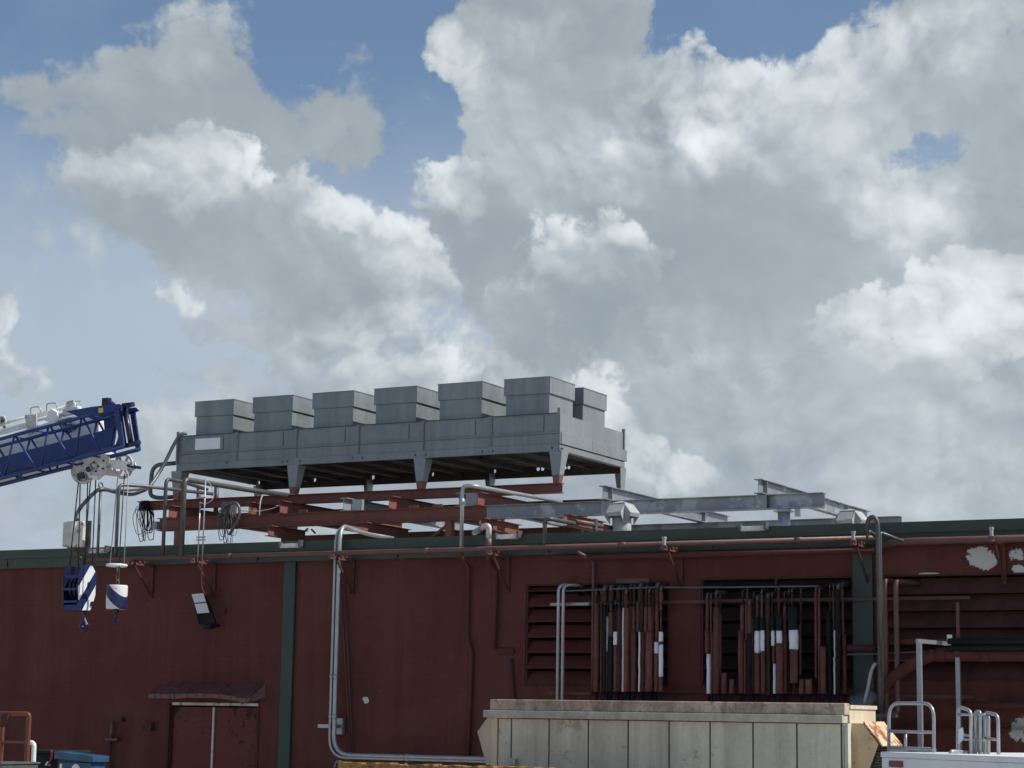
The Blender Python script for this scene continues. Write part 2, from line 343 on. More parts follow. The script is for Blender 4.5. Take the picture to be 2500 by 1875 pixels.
# ------------------------------------------------------------------ mesh building
V = Vector
class MB:
    """collects shapes in world coordinates into one mesh"""
    def __init__(s): s.bm = bmesh.new()
    def face(s, pts, smooth=False):
        f = s.bm.faces.new([s.bm.verts.new(p) for p in pts]); f.smooth = smooth
        return f
    def hexa(s, b, t):
        """solid between two equal loops of points"""
        vb = [s.bm.verts.new(p) for p in b]; vt = [s.bm.verts.new(p) for p in t]; n = len(b)
        s.bm.faces.new(vb[::-1]); s.bm.faces.new(vt)
        for i in range(n): s.bm.faces.new((vb[i], vb[(i+1) % n], vt[(i+1) % n], vt[i]))
        return s
    def box(s, x0, x1, y0, y1, z0, z1):
        return s.hexa([(x0,y0,z0),(x1,y0,z0),(x1,y1,z0),(x0,y1,z0)], [(x0,y0,z1),(x1,y0,z1),(x1,y1,z1),(x0,y1,z1)])
    def prism(s, poly, vec):
        vec = V(vec); return s.hexa([V(p) for p in poly], [V(p)+vec for p in poly])
    def bar(s, a, b, w, h, up=(0, 0, 1)):
        """rectangular bar from a to b: w across, h along up"""
        a, b = V(a), V(b); d = (b-a).normalized(); r = d.cross(V(up))
        if r.length < 1e-4: r = d.cross(V((0, 1, 0)))
        r.normalize(); u = r.cross(d)
        q = lambda p: [p-r*w/2-u*h/2, p+r*w/2-u*h/2, p+r*w/2+u*h/2, p-r*w/2+u*h/2]
        return s.hexa(q(a), q(b))
    def beam(s, a, b, h, w, tf=.014, tw=.010, up=(0, 0, 1)):
        """I-beam, a and b on its centre line"""
        a, b = V(a), V(b); d = (b-a).normalized(); r = d.cross(V(up)).normalized(); u = r.cross(d)
        o = [(-w/2,-h/2),(w/2,-h/2),(w/2,-h/2+tf),(tw/2,-h/2+tf),(tw/2,h/2-tf),(w/2,h/2-tf),(w/2,h/2),(-w/2,h/2),(-w/2,h/2-tf),(-tw/2,h/2-tf),(-tw/2,-h/2+tf),(-w/2,-h/2+tf)]
        return s.hexa([a+r*x+u*y for x, y in o], [b+r*x+u*y for x, y in o])
    def tube(s, pts, r, n=10, cap=True):
        pts = [V(p) for p in pts]; rr = r if isinstance(r, (list, tuple)) else [r]*len(pts)
        rings = []; ref = None
        for i, p in enumerate(pts):
            d = ((pts[min(i+1, len(pts)-1)]-p).normalized()+(p-pts[max(i-1, 0)]).normalized()).normalized()
            if ref is None:
                ref = d.orthogonal().normalized()
            ref = (ref-d*ref.dot(d)).normalized(); w = d.cross(ref)
            k = 1.0
            if 0 < i < len(pts)-1:
                c = (pts[i+1]-p).normalized().dot((p-pts[i-1]).normalized()); k = 1/max(.6, math.sqrt(max(0, (1+c)/2)))
            rings.append([s.bm.verts.new(p+(ref*math.cos(t*2*math.pi/n)+w*math.sin(t*2*math.pi/n))*rr[i]) for t in range(n)])
        for a, b in zip(rings, rings[1:]):
            for t in range(n):
                s.bm.faces.new((a[t], a[(t+1) % n], b[(t+1) % n], b[t])).smooth = True
        if cap:
            s.bm.faces.new(rings[0][::-1]); s.bm.faces.new(rings[-1])
        return s
    def disc(s, c, ax, r, t, n=20, r2=None):
        ax = V(ax).normalized(); c = V(c)
        return s.tube([c-ax*t/2, c+ax*t/2], [r, r2 or r], n)
    def ring(s, c, ax, R, r, n=24, m=8):
        ax = V(ax).normalized(); a = ax.orthogonal().normalized(); b = ax.cross(a); c = V(c)
        vs_ = [[s.bm.verts.new(c+(a*math.cos(i*2*math.pi/n)+b*math.sin(i*2*math.pi/n))*(R+r*math.cos(j*2*math.pi/m))+ax*r*math.sin(j*2*math.pi/m)) for j in range(m)] for i in range(n)]
        for i in range(n):
            for j in range(m):
                s.bm.faces.new((vs_[i][j], vs_[(i+1) % n][j], vs_[(i+1) % n][(j+1) % m], vs_[i][(j+1) % m])).smooth = True
        return s
    def holed(s, x0, x1, z0, z1, y, holes, t=.012):
        """upright plate facing -y with round holes (x, z, r)"""
        tmp = bmesh.new(); ed = []
        def loop(ps):
            v_ = [tmp.verts.new(p) for p in ps]
            ed.extend(tmp.edges.new((v_[i], v_[(i+1) % len(v_)])) for i in range(len(v_)))
        loop([(x0, y, z0), (x1, y, z0), (x1, y, z1), (x0, y, z1)])
        for (hx, hz, r) in holes: loop([(hx+r*math.cos(i*math.pi/6), y, hz+r*math.sin(i*math.pi/6)) for i in range(12)])
        bmesh.ops.triangle_fill(tmp, use_beauty=True, use_dissolve=False, edges=ed)
        for dy in (0, t):
            mp = {v_: s.bm.verts.new(v_.co+V((0, dy, 0))) for v_ in tmp.verts}
            for f in tmp.faces: s.bm.faces.new([mp[v_] for v_ in f.verts])
        tmp.free(); return s
def fillet(pts, r, n=5):
    """polyline with its corners rounded"""
    pts = [V(p) for p in pts]; out_ = [pts[0]]
    for a, b, c in zip(pts, pts[1:], pts[2:]):
        u, w = (a-b), (c-b); k = min(r, u.length*.49, w.length*.49); p0, p1 = b+u.normalized()*k, b+w.normalized()*k
        for i in range(n+1):
            t = i/n; out_.append(p0*(1-t)**2+b*2*t*(1-t)+p1*t*t)
    return out_+[pts[-1]]
def curve(pts, n=6):
    """smooth line through points"""
    P = [V(p) for p in pts]; P = [P[0]*2-P[1]]+P+[P[-1]*2-P[-2]]; o = []
    for i in range(1, len(P)-2):
        a, b, c, d = P[i-1:i+3]
        for k in range(n):
            t = k/n; o.append(.5*((2*b)+(c-a)*t+(2*a-5*b+4*c-d)*t*t+(3*b-a-3*c+d)*t**3))
    return o+[P[-2]]
def link(name, mb, m, origin, bevel=0.0):
    me = bpy.data.meshes.new(name); bm = mb.bm
    bmesh.ops.translate(bm, vec=-V(origin), verts=bm.verts)
    bmesh.ops.recalc_face_normals(bm, faces=bm.faces)
    bm.to_mesh(me); bm.free()
    for q in (m if isinstance(m, (list, tuple)) else [m]): me.materials.append(q)
    o = bpy.data.objects.new(name, me); SC.collection.objects.link(o)
    if bevel:
        b = o.modifiers.new('bevel', 'BEVEL'); b.width, b.segments, b.limit_method, b.angle_limit = bevel, 2, 'ANGLE', .7
    return o
def tag(o, label=None, cat=None, group=None, kind=None):
    for k, v_ in (('label', label), ('category', cat), ('group', group), ('kind', kind)):
        if v_: o[k] = v_
    return o
def thing(name, label, cat, loc, group=None):
    o = bpy.data.objects.new(name, None); SC.collection.objects.link(o)
    o.empty_display_size = .2; o.location = loc; o['base'] = tuple(loc)
    return tag(o, label, cat, group)
def wpos(o): return V(o['base'])
def part(name, mb, m, parent, label=None, bevel=0.0):
    """a piece of a thing, or of another part"""
    o = link(name, mb, m, wpos(parent), bevel); o.parent = parent; o['base'] = tuple(wpos(parent))
    if label: o['label'] = label
    return o
def one(name, mb, m, label, cat, group=None, bevel=0.0, kind=None):
    """a thing that is one mesh"""
    co = [v_.co for v_ in mb.bm.verts]
    lo = V((sum(c.x for c in co)/len(co), sum(c.y for c in co)/len(co), min(c.z for c in co)))
    o = link(name, mb, m, lo, bevel); o.location = lo; o['base'] = tuple(lo)
    return tag(o, label, cat, group, kind)

# ------------------------------------------------------------------ ground and building
YW = 31.0
one('ground', MB().box(-400, 400, -150, 700, -.3, 0), M['conc'], None, None, kind='structure')
bld = thing('industrial_building', 'long maroon painted block building with a dark green roof edge', 'building', (-16, YW, 0))
XL, XR, ZT = -46.0, 4.0, 5.05
LV = [(-16.28, -13.60, 2.80, 4.54), (-13.03, -10.42, 2.80, 4.58), (-9.92, -5.2, 2.92, 4.58)]
DR = (-23.78, -21.80, 0.0, 2.42)
w = MB(); T = .32
xs = [XL, DR[0], DR[1]]+[q for l in LV for q in l[:2]]+[XR]
w.box(XL, DR[0], YW, YW+T, 0, ZT); w.box(DR[0], DR[1], YW, YW+T, DR[3], ZT); w.box(DR[1], LV[0][0], YW, YW+T, 0, ZT)
for i, (a, b, z0, z1) in enumerate(LV):
    w.box(a, b, YW, YW+T, 0, z0); w.box(a, b, YW, YW+T, z1, ZT)
    nx = LV[i+1][0] if i < 2 else XR
    w.box(b, nx, YW, YW+T, 0, ZT)
w.box(XL, XL+.3, YW+T, 62, 0, 5.2); w.box(XR-.3, XR, YW+T, 62, 0, 5.2); w.box(XL, XR, 62, 62.3, 0, 5.2)
part('wall', w, M['wall'], bld)
part('roof', MB().box(XL, XR, YW+.003, 62.3, 5.20, 5.30), M['roof'], bld)
f = MB()
f.hexa([(XL,30.90,5.03),(XR,30.90,5.03),(XR,YW-.003,5.03),(XL,YW-.003,5.03)], [(XL,30.86,5.215),(XR,30.86,5.215),(XR,YW-.003,5.215),(XL,YW-.003,5.215)])
f.hexa([(XL,30.80,5.215),(XR,30.80,5.215),(XR,YW+.35,5.215),(XL,YW+.35,5.215)], [(XL,30.78,5.385),(XR,30.78,5.385),(XR,YW+.35,5.385),(XL,YW+.35,5.385)])
for k in range(16): f.box(XL+3.02*k, XL+3.02*k+.012, 30.855, 30.9, 5.05, 5.21)
part('roof_trim', f, M['green'], bld)
part('pilaster', MB().box(-21.27, -21.02, 30.93, YW-.002, 0, 5.03), M['green'], bld, bevel=.01)
part('pilaster', MB().box(-10.41, -10.08, 30.93, YW-.002, 0, 5.03), M['green'], bld, bevel=.01)
part('interior_backing', MB().box(XL+.5, XR-.5, YW+.62, YW+.66, 0, 5.15), M['black_void'], bld)  # black sheet standing in for the unlit inside behind the louvers
for i, (a, b, z0, z1) in enumerate(LV):
    lou = part('louver', MB().box(a, b, YW+.015, YW+.20, z0, z0+.05).box(a, b, YW+.015, YW+.20, z1-.03, z1).box(a, a+.035, YW+.015, YW+.20, z0+.05, z1-.03).box(b-.035, b, YW+.015, YW+.20, z0+.05, z1-.03), M['maroon_dark'], bld)
    sl = [MB(), MB()]; pitch = .262 if i < 2 else .262
    z = z0+.05
    while z < z1-.10:
        hgt = pitch*(.80 if i < 2 else .93)
        ztop = min(z+hgt, z1-.035)
        mids = [(a+b)/2] if i < 2 else [-7.56]
        for side, (p, q) in enumerate(((a+.037, mids[0]-.02), (mids[0]+.02, b-.037))):
            sl[side].hexa([(p,YW-.012,z),(q,YW-.012,z),(q,YW-.002,z-.012),(p,YW-.002,z-.012)], [(p,YW+.15,ztop),(q,YW+.15,ztop),(q,YW+.165,ztop-.006),(p,YW+.165,ztop-.006)])
        z += pitch
    part('slats', sl[0], M['maroon'] if i == 0 else M['slat_shade'] if i == 1 else M['maroon_dark'], lou)
    part('slats', sl[1], M['slat_shade'] if i < 2 else M['maroon_dark'], lou)
    part('mullion', MB().box(mids[0]-.018, mids[0]+.018, YW+.0, YW+.19, z0+.052, z1-.032), M['maroon_dark'], lou)
# lintel edge strips over the pipe banks
part('lintel_strip', MB().box(-14.55, -13.95, YW-.03, YW-.003, 4.52, 4.60), M['maroon_pipe'], bld, 'paler loose strip over the louver')
# double door with a bent canopy
for k, (a, b) in enumerate(((DR[0]+.03, -22.83), (-22.79, DR[1]-.03))):
    d = part('door', MB().box(a, b, YW+.06, YW+.11, .02, DR[3]-.05), M['door'], bld, bevel=.006)
    part('handle', MB().tube(fillet([(b-.12 if k == 0 else a+.12, YW+.06, 1.0), (b-.12 if k == 0 else a+.12, YW-.01, 1.0), (b-.28 if k == 0 else a+.28, YW-.01, 1.0)], .02), .011, 8), M['dullpipe'], d)
part('door_edge_strip', MB().box(-22.828, -22.792, YW+.03, YW+.058, .02, DR[3]-.05), M['white_dirty'], bld, 'pale strip between the door leaves')
part('door_head_strip', MB().box(DR[0]+.05, DR[1]+.02, YW-.02, YW-.004, DR[3]-.02, DR[3]+.03), M['white_dirty'], bld, 'pale strip under the canopy')
part('door_jamb', MB().box(DR[0]-.05, DR[0]-.002, YW-.025, YW+.1, 0, DR[3]), M['maroon_dark'], bld)
part('door_jamb', MB().box(DR[1]+.002, DR[1]+.05, YW-.025, YW+.1, 0, DR[3]-.03), M['maroon_dark'], bld)
c0 = MB(); rnd = random.Random(4); N = 44
x0, x1 = DR[0]-.12, DR[1]+.16
topl, fro = [], []
for i in range(N+1):
    x = x0+(x1-x0)*i/N
    topl.append(V((x, YW-.004, 2.80+.008*math.sin(i*.31)+.003*math.sin(i*1.3+1))))
    dip = .06*math.exp(-((i-N+3)/5)**2)+.010*math.sin(i*.21)+.004*math.sin(i*.55+2)
    fro.append(V((x, YW-.42+.012*math.sin(i*.27), 2.60-dip+rnd.uniform(-.002, .002))))
fro[-1] = V((x1-.26, YW-.36, 2.47)); fro[0] = V((x0-.10, YW-.38, 2.60))
dn = [p+V((0, .004, -.075)) for p in fro]; dn[-1] = fro[-1]+V((-.03, .02, -.05))
for i in range(N):
    mi_, mj_ = (topl[i]+fro[i])/2+V((0, 0, .014*math.sin(i*.33)+.006*math.sin(i*.9))), (topl[i+1]+fro[i+1])/2+V((0, 0, .014*math.sin((i+1)*.33)+.006*math.sin((i+1)*.9)))
    c0.face([topl[i], topl[i+1], mj_, mi_]); c0.face([mi_, mj_, fro[i+1], fro[i]]); c0.face([fro[i], fro[i+1], dn[i+1], dn[i]])
c0.face([topl[-1], fro[-1], dn[-1], topl[-1]+V((0, 0, -.25))]); c0.face([topl[0], fro[0], dn[0], topl[0]+V((0, 0, -.25))])
cn = part('door_canopy', c0, M['maroon_pipe'], bld, 'bent sheet metal canopy over the double door')
sm = cn.modifiers.new('thickness', 'SOLIDIFY'); sm.thickness = .012; sm.offset = -1

# ------------------------------------------------------------------ roof-edge pipes on brackets
pipe_y = 30.42
def zat(px, py, y): return PY(px, py, y)
def pz(px, py, y=pipe_y): return PY(px, py, y)
a, b = pz(210, 1375), pz(2140, 1312)
zp = (pz(700, 1354).z+pz(1700, 1326).z)/2
main = thing('roof_edge_pipe', 'long maroon pipe running along under the green roof edge', 'pipe', (-17, pipe_y, zp))
part('run', MB().tube([(a.x, pipe_y, zp), (b.x, pipe_y, zp)], .044, 14), M['maroon_pipe'], main)
for px in (560, 1040, 1520, 1950): part('coupling', MB().tube([(pz(px, 1340).x-.06, pipe_y, zp), (pz(px, 1340).x+.06, pipe_y, zp)], .052, 14), M['maroon_pipe'], main)
x2 = pz(1330, 1345).x
one('lower_roof_edge_pipe', MB().tube([(x2, 30.78, zp-.15), (pz(2135, 1330).x, 30.78, zp-.15)], .05, 14), M['maroon'],
    'thick maroon pipe just below and behind the long roof edge pipe', 'pipe')
a, b = pz(2208, 1322), pz(2950, 1320)
one('roof_edge_pipe', MB().tube(fillet([(a.x-.6, 30.9, a.z-.02), (a.x, pipe_y, a.z), (b.x, pipe_y, a.z)], .15), .055, 14), M['maroon_pipe'],
    'maroon pipe at the right end under the roof edge above the peeled wall', 'pipe')
# brackets: wall post, arm with short clamps, diagonal brace
BR = [(375, 1378, 325, 1383, 'with the flood light hanging beyond it', 0), (527, 1372, 420, 1370, 'directly above the flood light', 1), (865, 1364, 776, 1355, 'crossing the silver conduits', 2),
      (1243, 1352, 1153, 1345, 'beside the thin maroon drop pipe at mid wall', 3), (1665, 1343, 1588, 1336, 'with a white clip above the two pipe banks', 4),
      (2120, 1331, 2076, 1322, 'with a white clip beside the right green pilaster', 5), (2452, 1338, 2430, 1330, 'with a white clip beside the peeled white patch', 6)]
BRL = ['maroon wall bracket nearest the crane hooks', 'maroon wall bracket above the flood light', 'maroon wall bracket behind the silver conduits', 'maroon wall bracket above the left louver edge',
       'maroon wall bracket with white clip between the pipe banks', 'maroon wall bracket with white clip at the right green pilaster', 'maroon wall bracket with white clip beside the big peeled patch']
for (wx, wy, ox, oy, _, i) in BR:
    p = PY(wx, wy, YW); x = p.x; zz = zp-.085
    t = thing('pipe_bracket', BRL[i], 'bracket', (x, YW, zz-.6), 'brackets under the roof edge pipe')
    part('wall_post', MB().box(x-.03, x+.03, YW-.045, YW-.003, zz-.62, zz+.02), M['maroon'], t)
    part('arm', MB().box(x-.025, x+.025, 30.20, YW-.047, zz-.028, zz+.022), M['maroon_pipe'], t)
    part('brace', MB().bar((x, 30.42, zz-.03), (x, YW-.05, zz-.58), .03, .03), M['maroon_dark'], t)
    for k in range(4): part('clamp', MB().box(x-.045, x+.045, 30.22+k*.14, 30.29+k*.14, zz+.023, zz+.05), M['maroon_pipe'], t)
    if i >= 4: part('clip', MB().box(x-.02, x+.02, 30.24, 30.30, zz+.052, zz+.15).box(x-.025, x+.025, 30.23, 30.31, zz+.15, zz+.19), M['vent_white'], t, 'white upright clip')
# small white fixtures on the roof edge
RL = ['small white fixture on the roof edge above the crane hook', 'small white fixture on the roof edge below the red beams', 'small white fixture on the roof edge beside the short white elbow pipe', 'small white fixture on the roof edge below the galvanized post']
for (px, py), lb in zip(((238, 1344), (708, 1331), (1238, 1309), (1838, 1289)), RL):
    p = PY(px, py, 30.70); x, z = p.x, p.z
    t = thing('roof_edge_fixture', lb, 'light fixture', (x, 30.70, z-.05), 'white fixtures along the roof edge')
    part('housing', MB().hexa([(x-.2,30.66,z-.05),(x+.2,30.66,z-.05),(x+.2,30.775,z-.05),(x-.2,30.775,z-.05)], [(x-.2,30.69,z+.03),(x+.2,30.69,z+.03),(x+.2,30.77,z+.03),(x-.2,30.77,z+.03)]), M['white_dirty'], t, bevel=.006)
    part('mount', MB().box(x-.24, x-.202, 30.66, 30.80, z-.03, z+.06), M['dullpipe'], t)
    part('mount', MB().box(x+.202, x+.24, 30.66, 30.80, z-.03, z+.09), M['dullpipe'], t)

# ------------------------------------------------------------------ roof condenser
CX0, CX1, CY0, CY1 = -26.18, -17.20, 34.0, 36.9
un = thing('roof_condenser', 'long grey sheet metal condenser unit with fan boxes on tapered legs', 'cooling unit', (-21.7, 35.4, 6.65))
POST = [CX0+(CX1-CX0)*i/6 for i in range(7)]
part('base_frame', MB().holed(CX0, CX1, 7.26, 7.40, CY0-.02, [(PY(*q, 34).x, PY(*q, 34).z, .022) for q in ((555,1130),(692,1128),(703,1127),(734,1126),(862,1119),(886,1118),(1015,1111),(1041,1110),(1179,1103),(1204,1102),(1349,1094),(1371,1095))], .05)
     .box(CX0, CX0+.05, CY0+.032, CY1-.002, 7.26, 7.40).box(CX1-.05, CX1, CY0+.032, CY1-.002, 7.26, 7.40), M['unit'], un)
rh = [(608,1177,.04),(630,1178,.045),(622,1178,.02),(745,1172,.03),(767,1171,.045),(887,1164,.025),(909,1165,.05),(1054,1157,.05),(1046,1157,.02),(1206,1150,.045),(1195,1150,.02),(1270,1146,.028),(1313,1144,.04),(1324,1144,.04),(1379,1142,.035),(1388,1141,.035)]
rp = [(PY(x, y, CY1-.01), r) for x, y, r in rh]
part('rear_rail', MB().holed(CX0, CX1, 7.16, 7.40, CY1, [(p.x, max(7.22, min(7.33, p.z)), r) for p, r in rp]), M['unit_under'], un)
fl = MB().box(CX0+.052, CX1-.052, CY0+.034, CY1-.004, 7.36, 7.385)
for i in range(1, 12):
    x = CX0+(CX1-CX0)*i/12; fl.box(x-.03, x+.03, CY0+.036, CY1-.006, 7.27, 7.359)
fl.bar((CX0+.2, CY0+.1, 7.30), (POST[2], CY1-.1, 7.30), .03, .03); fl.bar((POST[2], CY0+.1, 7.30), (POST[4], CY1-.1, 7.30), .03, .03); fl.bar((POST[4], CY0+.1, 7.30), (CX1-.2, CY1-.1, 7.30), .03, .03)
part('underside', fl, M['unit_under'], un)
part('deck', MB().box(CX0+.03, CX1-.03, CY0+.03, CY1-.03, 7.90, 7.96), M['unit'], un)
for i in range(6):
    a, b = POST[i]+.03, POST[i+1]-.03
    part('lower_panel', MB().box(a, b, CY0, CY0+.03, 7.402, 7.60), M['unit'], un, bevel=.004)
    up = MB().box(a, b, CY0+.008, CY0+.03, 7.622, 7.9845).box(a, b, CY0-.014, CY0+.03, 7.985, 8.0)
    up.box(a+.25, b-.30, CY0+.0, CY0+.0078, 7.66, 7.95)
    nf = len(up.bm.faces)
    up.box(b-.298, b-.288, CY0+.002, CY0+.0078, 7.66, 7.95); up.box(a+.03, b-.01, CY0-.018, CY0-.0145, 7.985, 7.996)
    up.bm.faces.ensure_lookup_table()
    for q in up.bm.faces[nf:]: q.material_index = 1
    part('upper_panel', up, [M['unit'], M['unit_under']], un)
    part('flange', MB().box(a-.02, b+.02, CY0-.03, CY0+.028, 7.601, 7.621), M['unit'], un)
    part('rear_panel', MB().box(a, b, CY1-.03, CY1, 7.402, 7.985), M['unit'], un)
for i, x in enumerate(POST):
    wd = .06 if i in (1, 5) else .03
    top = 8.09 if i in (0, 6) else 7.995
    pm = MB().box(x-wd, x+wd, CY0-.018, CY0+.02, 7.40, top)
    nf = len(pm.bm.faces)
    for k in range(11): pm.disc((x+wd*.6, CY0-.022, 7.44+k*.05), (0, 1, 0), .011, .012, 6)
    pm.bm.faces.ensure_lookup_table()
    for q in pm.bm.faces[nf:]: q.material_index = 1
    part('post', pm, [M['unit'], M['unit_under']], un)
    if i in (0, 6): part('post', MB().box(x-.03, x+.03, CY1-.02, CY1+.02, 7.40, 8.06), M['unit'], un)
ex = CX1
part('end_panel', MB().box(ex-.028, ex, CY0+.025, CY1-.03, 7.60, 7.985), M['unit'], un, bevel=.003)
part('end_panel', MB().box(CX0, CX0+.028, CY0+.025, CY1-.03, 7.402, 7.985), M['unit'], un, bevel=.003)
part('end_tray', MB().box(ex+.002, ex+.05, CY0+.02, 35.37, 7.40, 7.63).box(ex+.002, ex+.05, 35.38, CY1+.06, 7.40, 7.63), M['unit'], un, bevel=.004)
part('end_channel', MB().box(ex+.002, ex+.03, CY0-.02, CY1, 7.27, 7.38), M['unit'], un, bevel=.004)
part('name_plate', MB().box(PY(477, 1081, 34).x, PY(538, 1076, 34).x, CY0-.006, CY0-.0015, PY(505, 1097, 34).z, PY(505, 1070, 34).z), M['plate_white'], un, 'blank white plate on the left front panel')
FH = MB; first = None
for j in range(2):
    for i in range(6):
        x1 = -17.50-1.484*(5-i); x0 = x1-1.005; y0 = 34.2+1.46*j; y1 = y0+1.07
        if first is None:
            h0 = part('fan_housing', MB().box(x0+.03, x1-.03, y0+.03, y1-.03, 7.962, 8.42).disc(((x0+x1)/2, y0+.028, 8.22), (0, 1, 0), .012, .008, 8), M['unit'], un)
            top = MB().box(x0, x1, y0, y1, 8.422, 8.735)
            top.box(x0-.008, x1+.008, y0-.008, y1+.008, 8.735, 8.75)
            for sx_ in (x0+.15, x1-.12): top.box(sx_-.02, sx_+.02, y0-.012, y0-.0085, 8.42, 8.445)
            c1 = part('collar', top, M['unit'], h0)
            first = (h0, c1, x0, y0)
        else:
            h1 = first[0].copy(); SC.collection.objects.link(h1); h1.parent = un; h1.location = (x0-first[2], y0-first[3], 0)
            c2 = first[1].copy(); SC.collection.objects.link(c2); c2.parent = h1
bpy.context.view_layer.update()
def leg(x, y, front):
    s_ = 1 if front else -1
    m = MB(); zt, zb = 7.258, 6.655
    y0 = y-.02 if front else y+.02
    m.hexa([(x-.06,y0,zb),(x+.06,y0,zb),(x+.06,y0+.012*s_,zb),(x-.06,y0+.012*s_,zb)], [(x-.15,y0,zt),(x+.12,y0,zt),(x+.12,y0+.012*s_,zt),(x-.15,y0+.012*s_,zt)])
    m.hexa([(x+.048,y0+.0125*s_,zb),(x+.06,y0+.0125*s_,zb),(x+.06,y0+.13*s_,zb),(x+.048,y0+.13*s_,zb)], [(x+.108,y0+.0125*s_,zt),(x+.12,y0+.0125*s_,zt),(x+.12,y0+.28*s_,zt),(x+.108,y0+.28*s_,zt)])
    return m
FOOT = ((0, 0, 6), (1, 0, 4))
def foot_extra(h, geo, c):
    sp = h.n('ShaderNodeSeparateXYZ'); h.put(sp.inputs[0], geo)
    return h.mix(h.m('LESS_THAN', h.m('MULTIPLY_ADD', h.noise(geo, 6, 3), .04, sp.outputs[2]), 6.83), c, (.24, .085, .062))
M['leg'] = mat('grey_leg_with_red_foot', (.26, .295, .31), .45, .2, var=.08, extra=foot_extra)
for k in (0, 2, 4, 6):
    m = leg(POST[k]+(.02 if k == 0 else -.04), CY0, True)
    m.disc((POST[k]-.05, CY0-.024, 7.14), (0, 1, 0), .022, .008, 10)
    part('leg', m, M['leg'], un)
    part('leg', leg(POST[k]+(.05 if k == 0 else -.06), CY1, False), M['leg'], un)

# ------------------------------------------------------------------ steel support frame
fr = thing('roof_support_frame', 'red oxide steel roof frame with grey galvanized extension to the right', 'steel frame', (-19, 34, 5.3))
def bpart(a, b, h, w, m, label=None, nm='beam'): return part(nm, MB().beam(a, b, h, w), M[m], fr, label)
bpart((-27.15, 34.02, 6.555), (-17.12, 34.02, 6.555), .19, .16, 'redsteel')
bpart((-27.15, 36.86, 6.555), (-17.12, 36.86, 6.555), .19, .16, 'redsteel')
bpart((-26.10, 33.4, 6.07), (-18.40, 33.4, 6.07), .26, .20, 'redsteel')
bpart((-18.398, 33.4, 6.07), (-11.72, 33.4, 6.07), .255, .20, 'galv', 'galvanized grey front beam')
bpart((-26.10, 37.8, 6.07), (-18.40, 37.8, 6.07), .26, .20, 'redsteel')
bpart((-18.398, 37.8, 6.07), (-11.72, 37.8, 6.07), .255, .20, 'galv', 'galvanized grey rear beam')
for i, (x, m) in enumerate(((-25.80, 'redsteel'), (-23.80, 'redsteel'), (-23.05, 'redsteel'), (-20.50, 'redsteel'), (-18.55, 'redsteel'), (-21.55, 'galv'), (-18.95, 'galv'))):
    bpart((x, 33.30, 6.331), (x, 38.0, 6.331), .255, .16, m, None if m == 'redsteel' else 'galvanized grey cross beam under the condenser', 'cross_beam')
for x in (-15.86, -12.85):
    bpart((x, 33.15, 6.331), (x, 39.15, 6.331), .255, .16, 'galv', 'galvanized grey cross beam on the extension', 'cross_beam')
    st = MB()
    for y in (33.4, 37.8): st.box(x-.075, x+.075, y-.006, y+.006, 6.22, 6.44)
    st.box(x-.006, x+.006, 33.305, 33.495, 5.96, 6.18).box(x-.10, x+.10, 33.297, 33.303, 5.955, 6.185)
    part('stiffener', st, M['galv'], fr)
for x, e in ((-23.1, 34.3), (-20.9, 34.7), (-18.3, 34.5), (-16.5, 34.5)):
    bpart((x, 33.0, 5.832), (x, e, 5.832), .21, .16, 'redsteel', None, 'cross_beam')
    bpart((x+.4, 37.0, 5.80), (x+.4, 38.6, 5.80), .21, .16, 'redsteel', None, 'cross_beam')
for x in (-25.6, -19.2): part('post', MB().box(x-.07, x+.07, 33.33, 33.47, 5.30, 5.938), M['redsteel'], fr, bevel=.006)
for x in (-25.6, -19.2, -12.5): part('post', MB().box(x-.08, x+.08, 37.72, 37.88, 5.30, 5.938), M['redsteel'] if x < -15 else M['galv'], fr, bevel=.006)
part('post', MB().tube([(-12.47, 33.4, 5.30), (-12.47, 33.4, 5.885)], .11, 18).box(-12.62, -12.32, 33.28, 33.52, 5.886, 5.91).box(-12.57, -12.37, 33.32, 33.48, 5.911, 5.939).box(-12.26, -12.18, 33.36, 33.44, 5.80, 5.935), M['galvpipe'], fr, 'galvanized round post under the extension')
p, q = PY(669, 1312, 33.9), PY(1392, 1290, 33.9)
bpart((p.x, 33.9, 5.49), (q.x, 33.9, 5.49), .20, .16, 'redsteel', None, 'curb_beam')
bpart((-22.5, 36.4, 5.66), (-14.0, 36.4, 5.66), .16, .12, 'redsteel', None, 'curb_beam')
dg = MB()
for a, b in (((C_[0]), (C_[1])) for C_ in (((735, 1305), (752, 1290)), ((770, 1302), (760, 1292)))):
    dg.bar(PY(*a, 34.6), PY(*b, 34.6), .03, .03)
dg.bar((-20.2, 33.6, 5.35), (-19.3, 33.6, 5.92), .05, .05)
part('diagonal_brace', dg, M['redsteel'], fr)
pl = MB()
for px, py in ((1010, 1237), (1069, 1235), (740, 1242)):
    p = PY(px, py, 33.32); pl.box(p.x-.10, p.x+.10, 33.31, 33.33, 6.203, 6.26)
part('clip_plate', pl, M['redsteel'], fr)
pl = MB(); p = PY(1151, 1221, 33.35); pl.box(p.x-.13, p.x+.13, 33.36, 33.44, 6.203, 6.455); p = PY(870, 1232, 33.35); pl.box(p.x-.10, p.x+.12, 33.36, 33.44, 6.203, 6.42)
pl.box(-26.24, -26.12, 33.33, 33.47, 5.98, 6.14)
part('end_plate', pl, M['galv'], fr, 'small galvanized plates on the red beam')

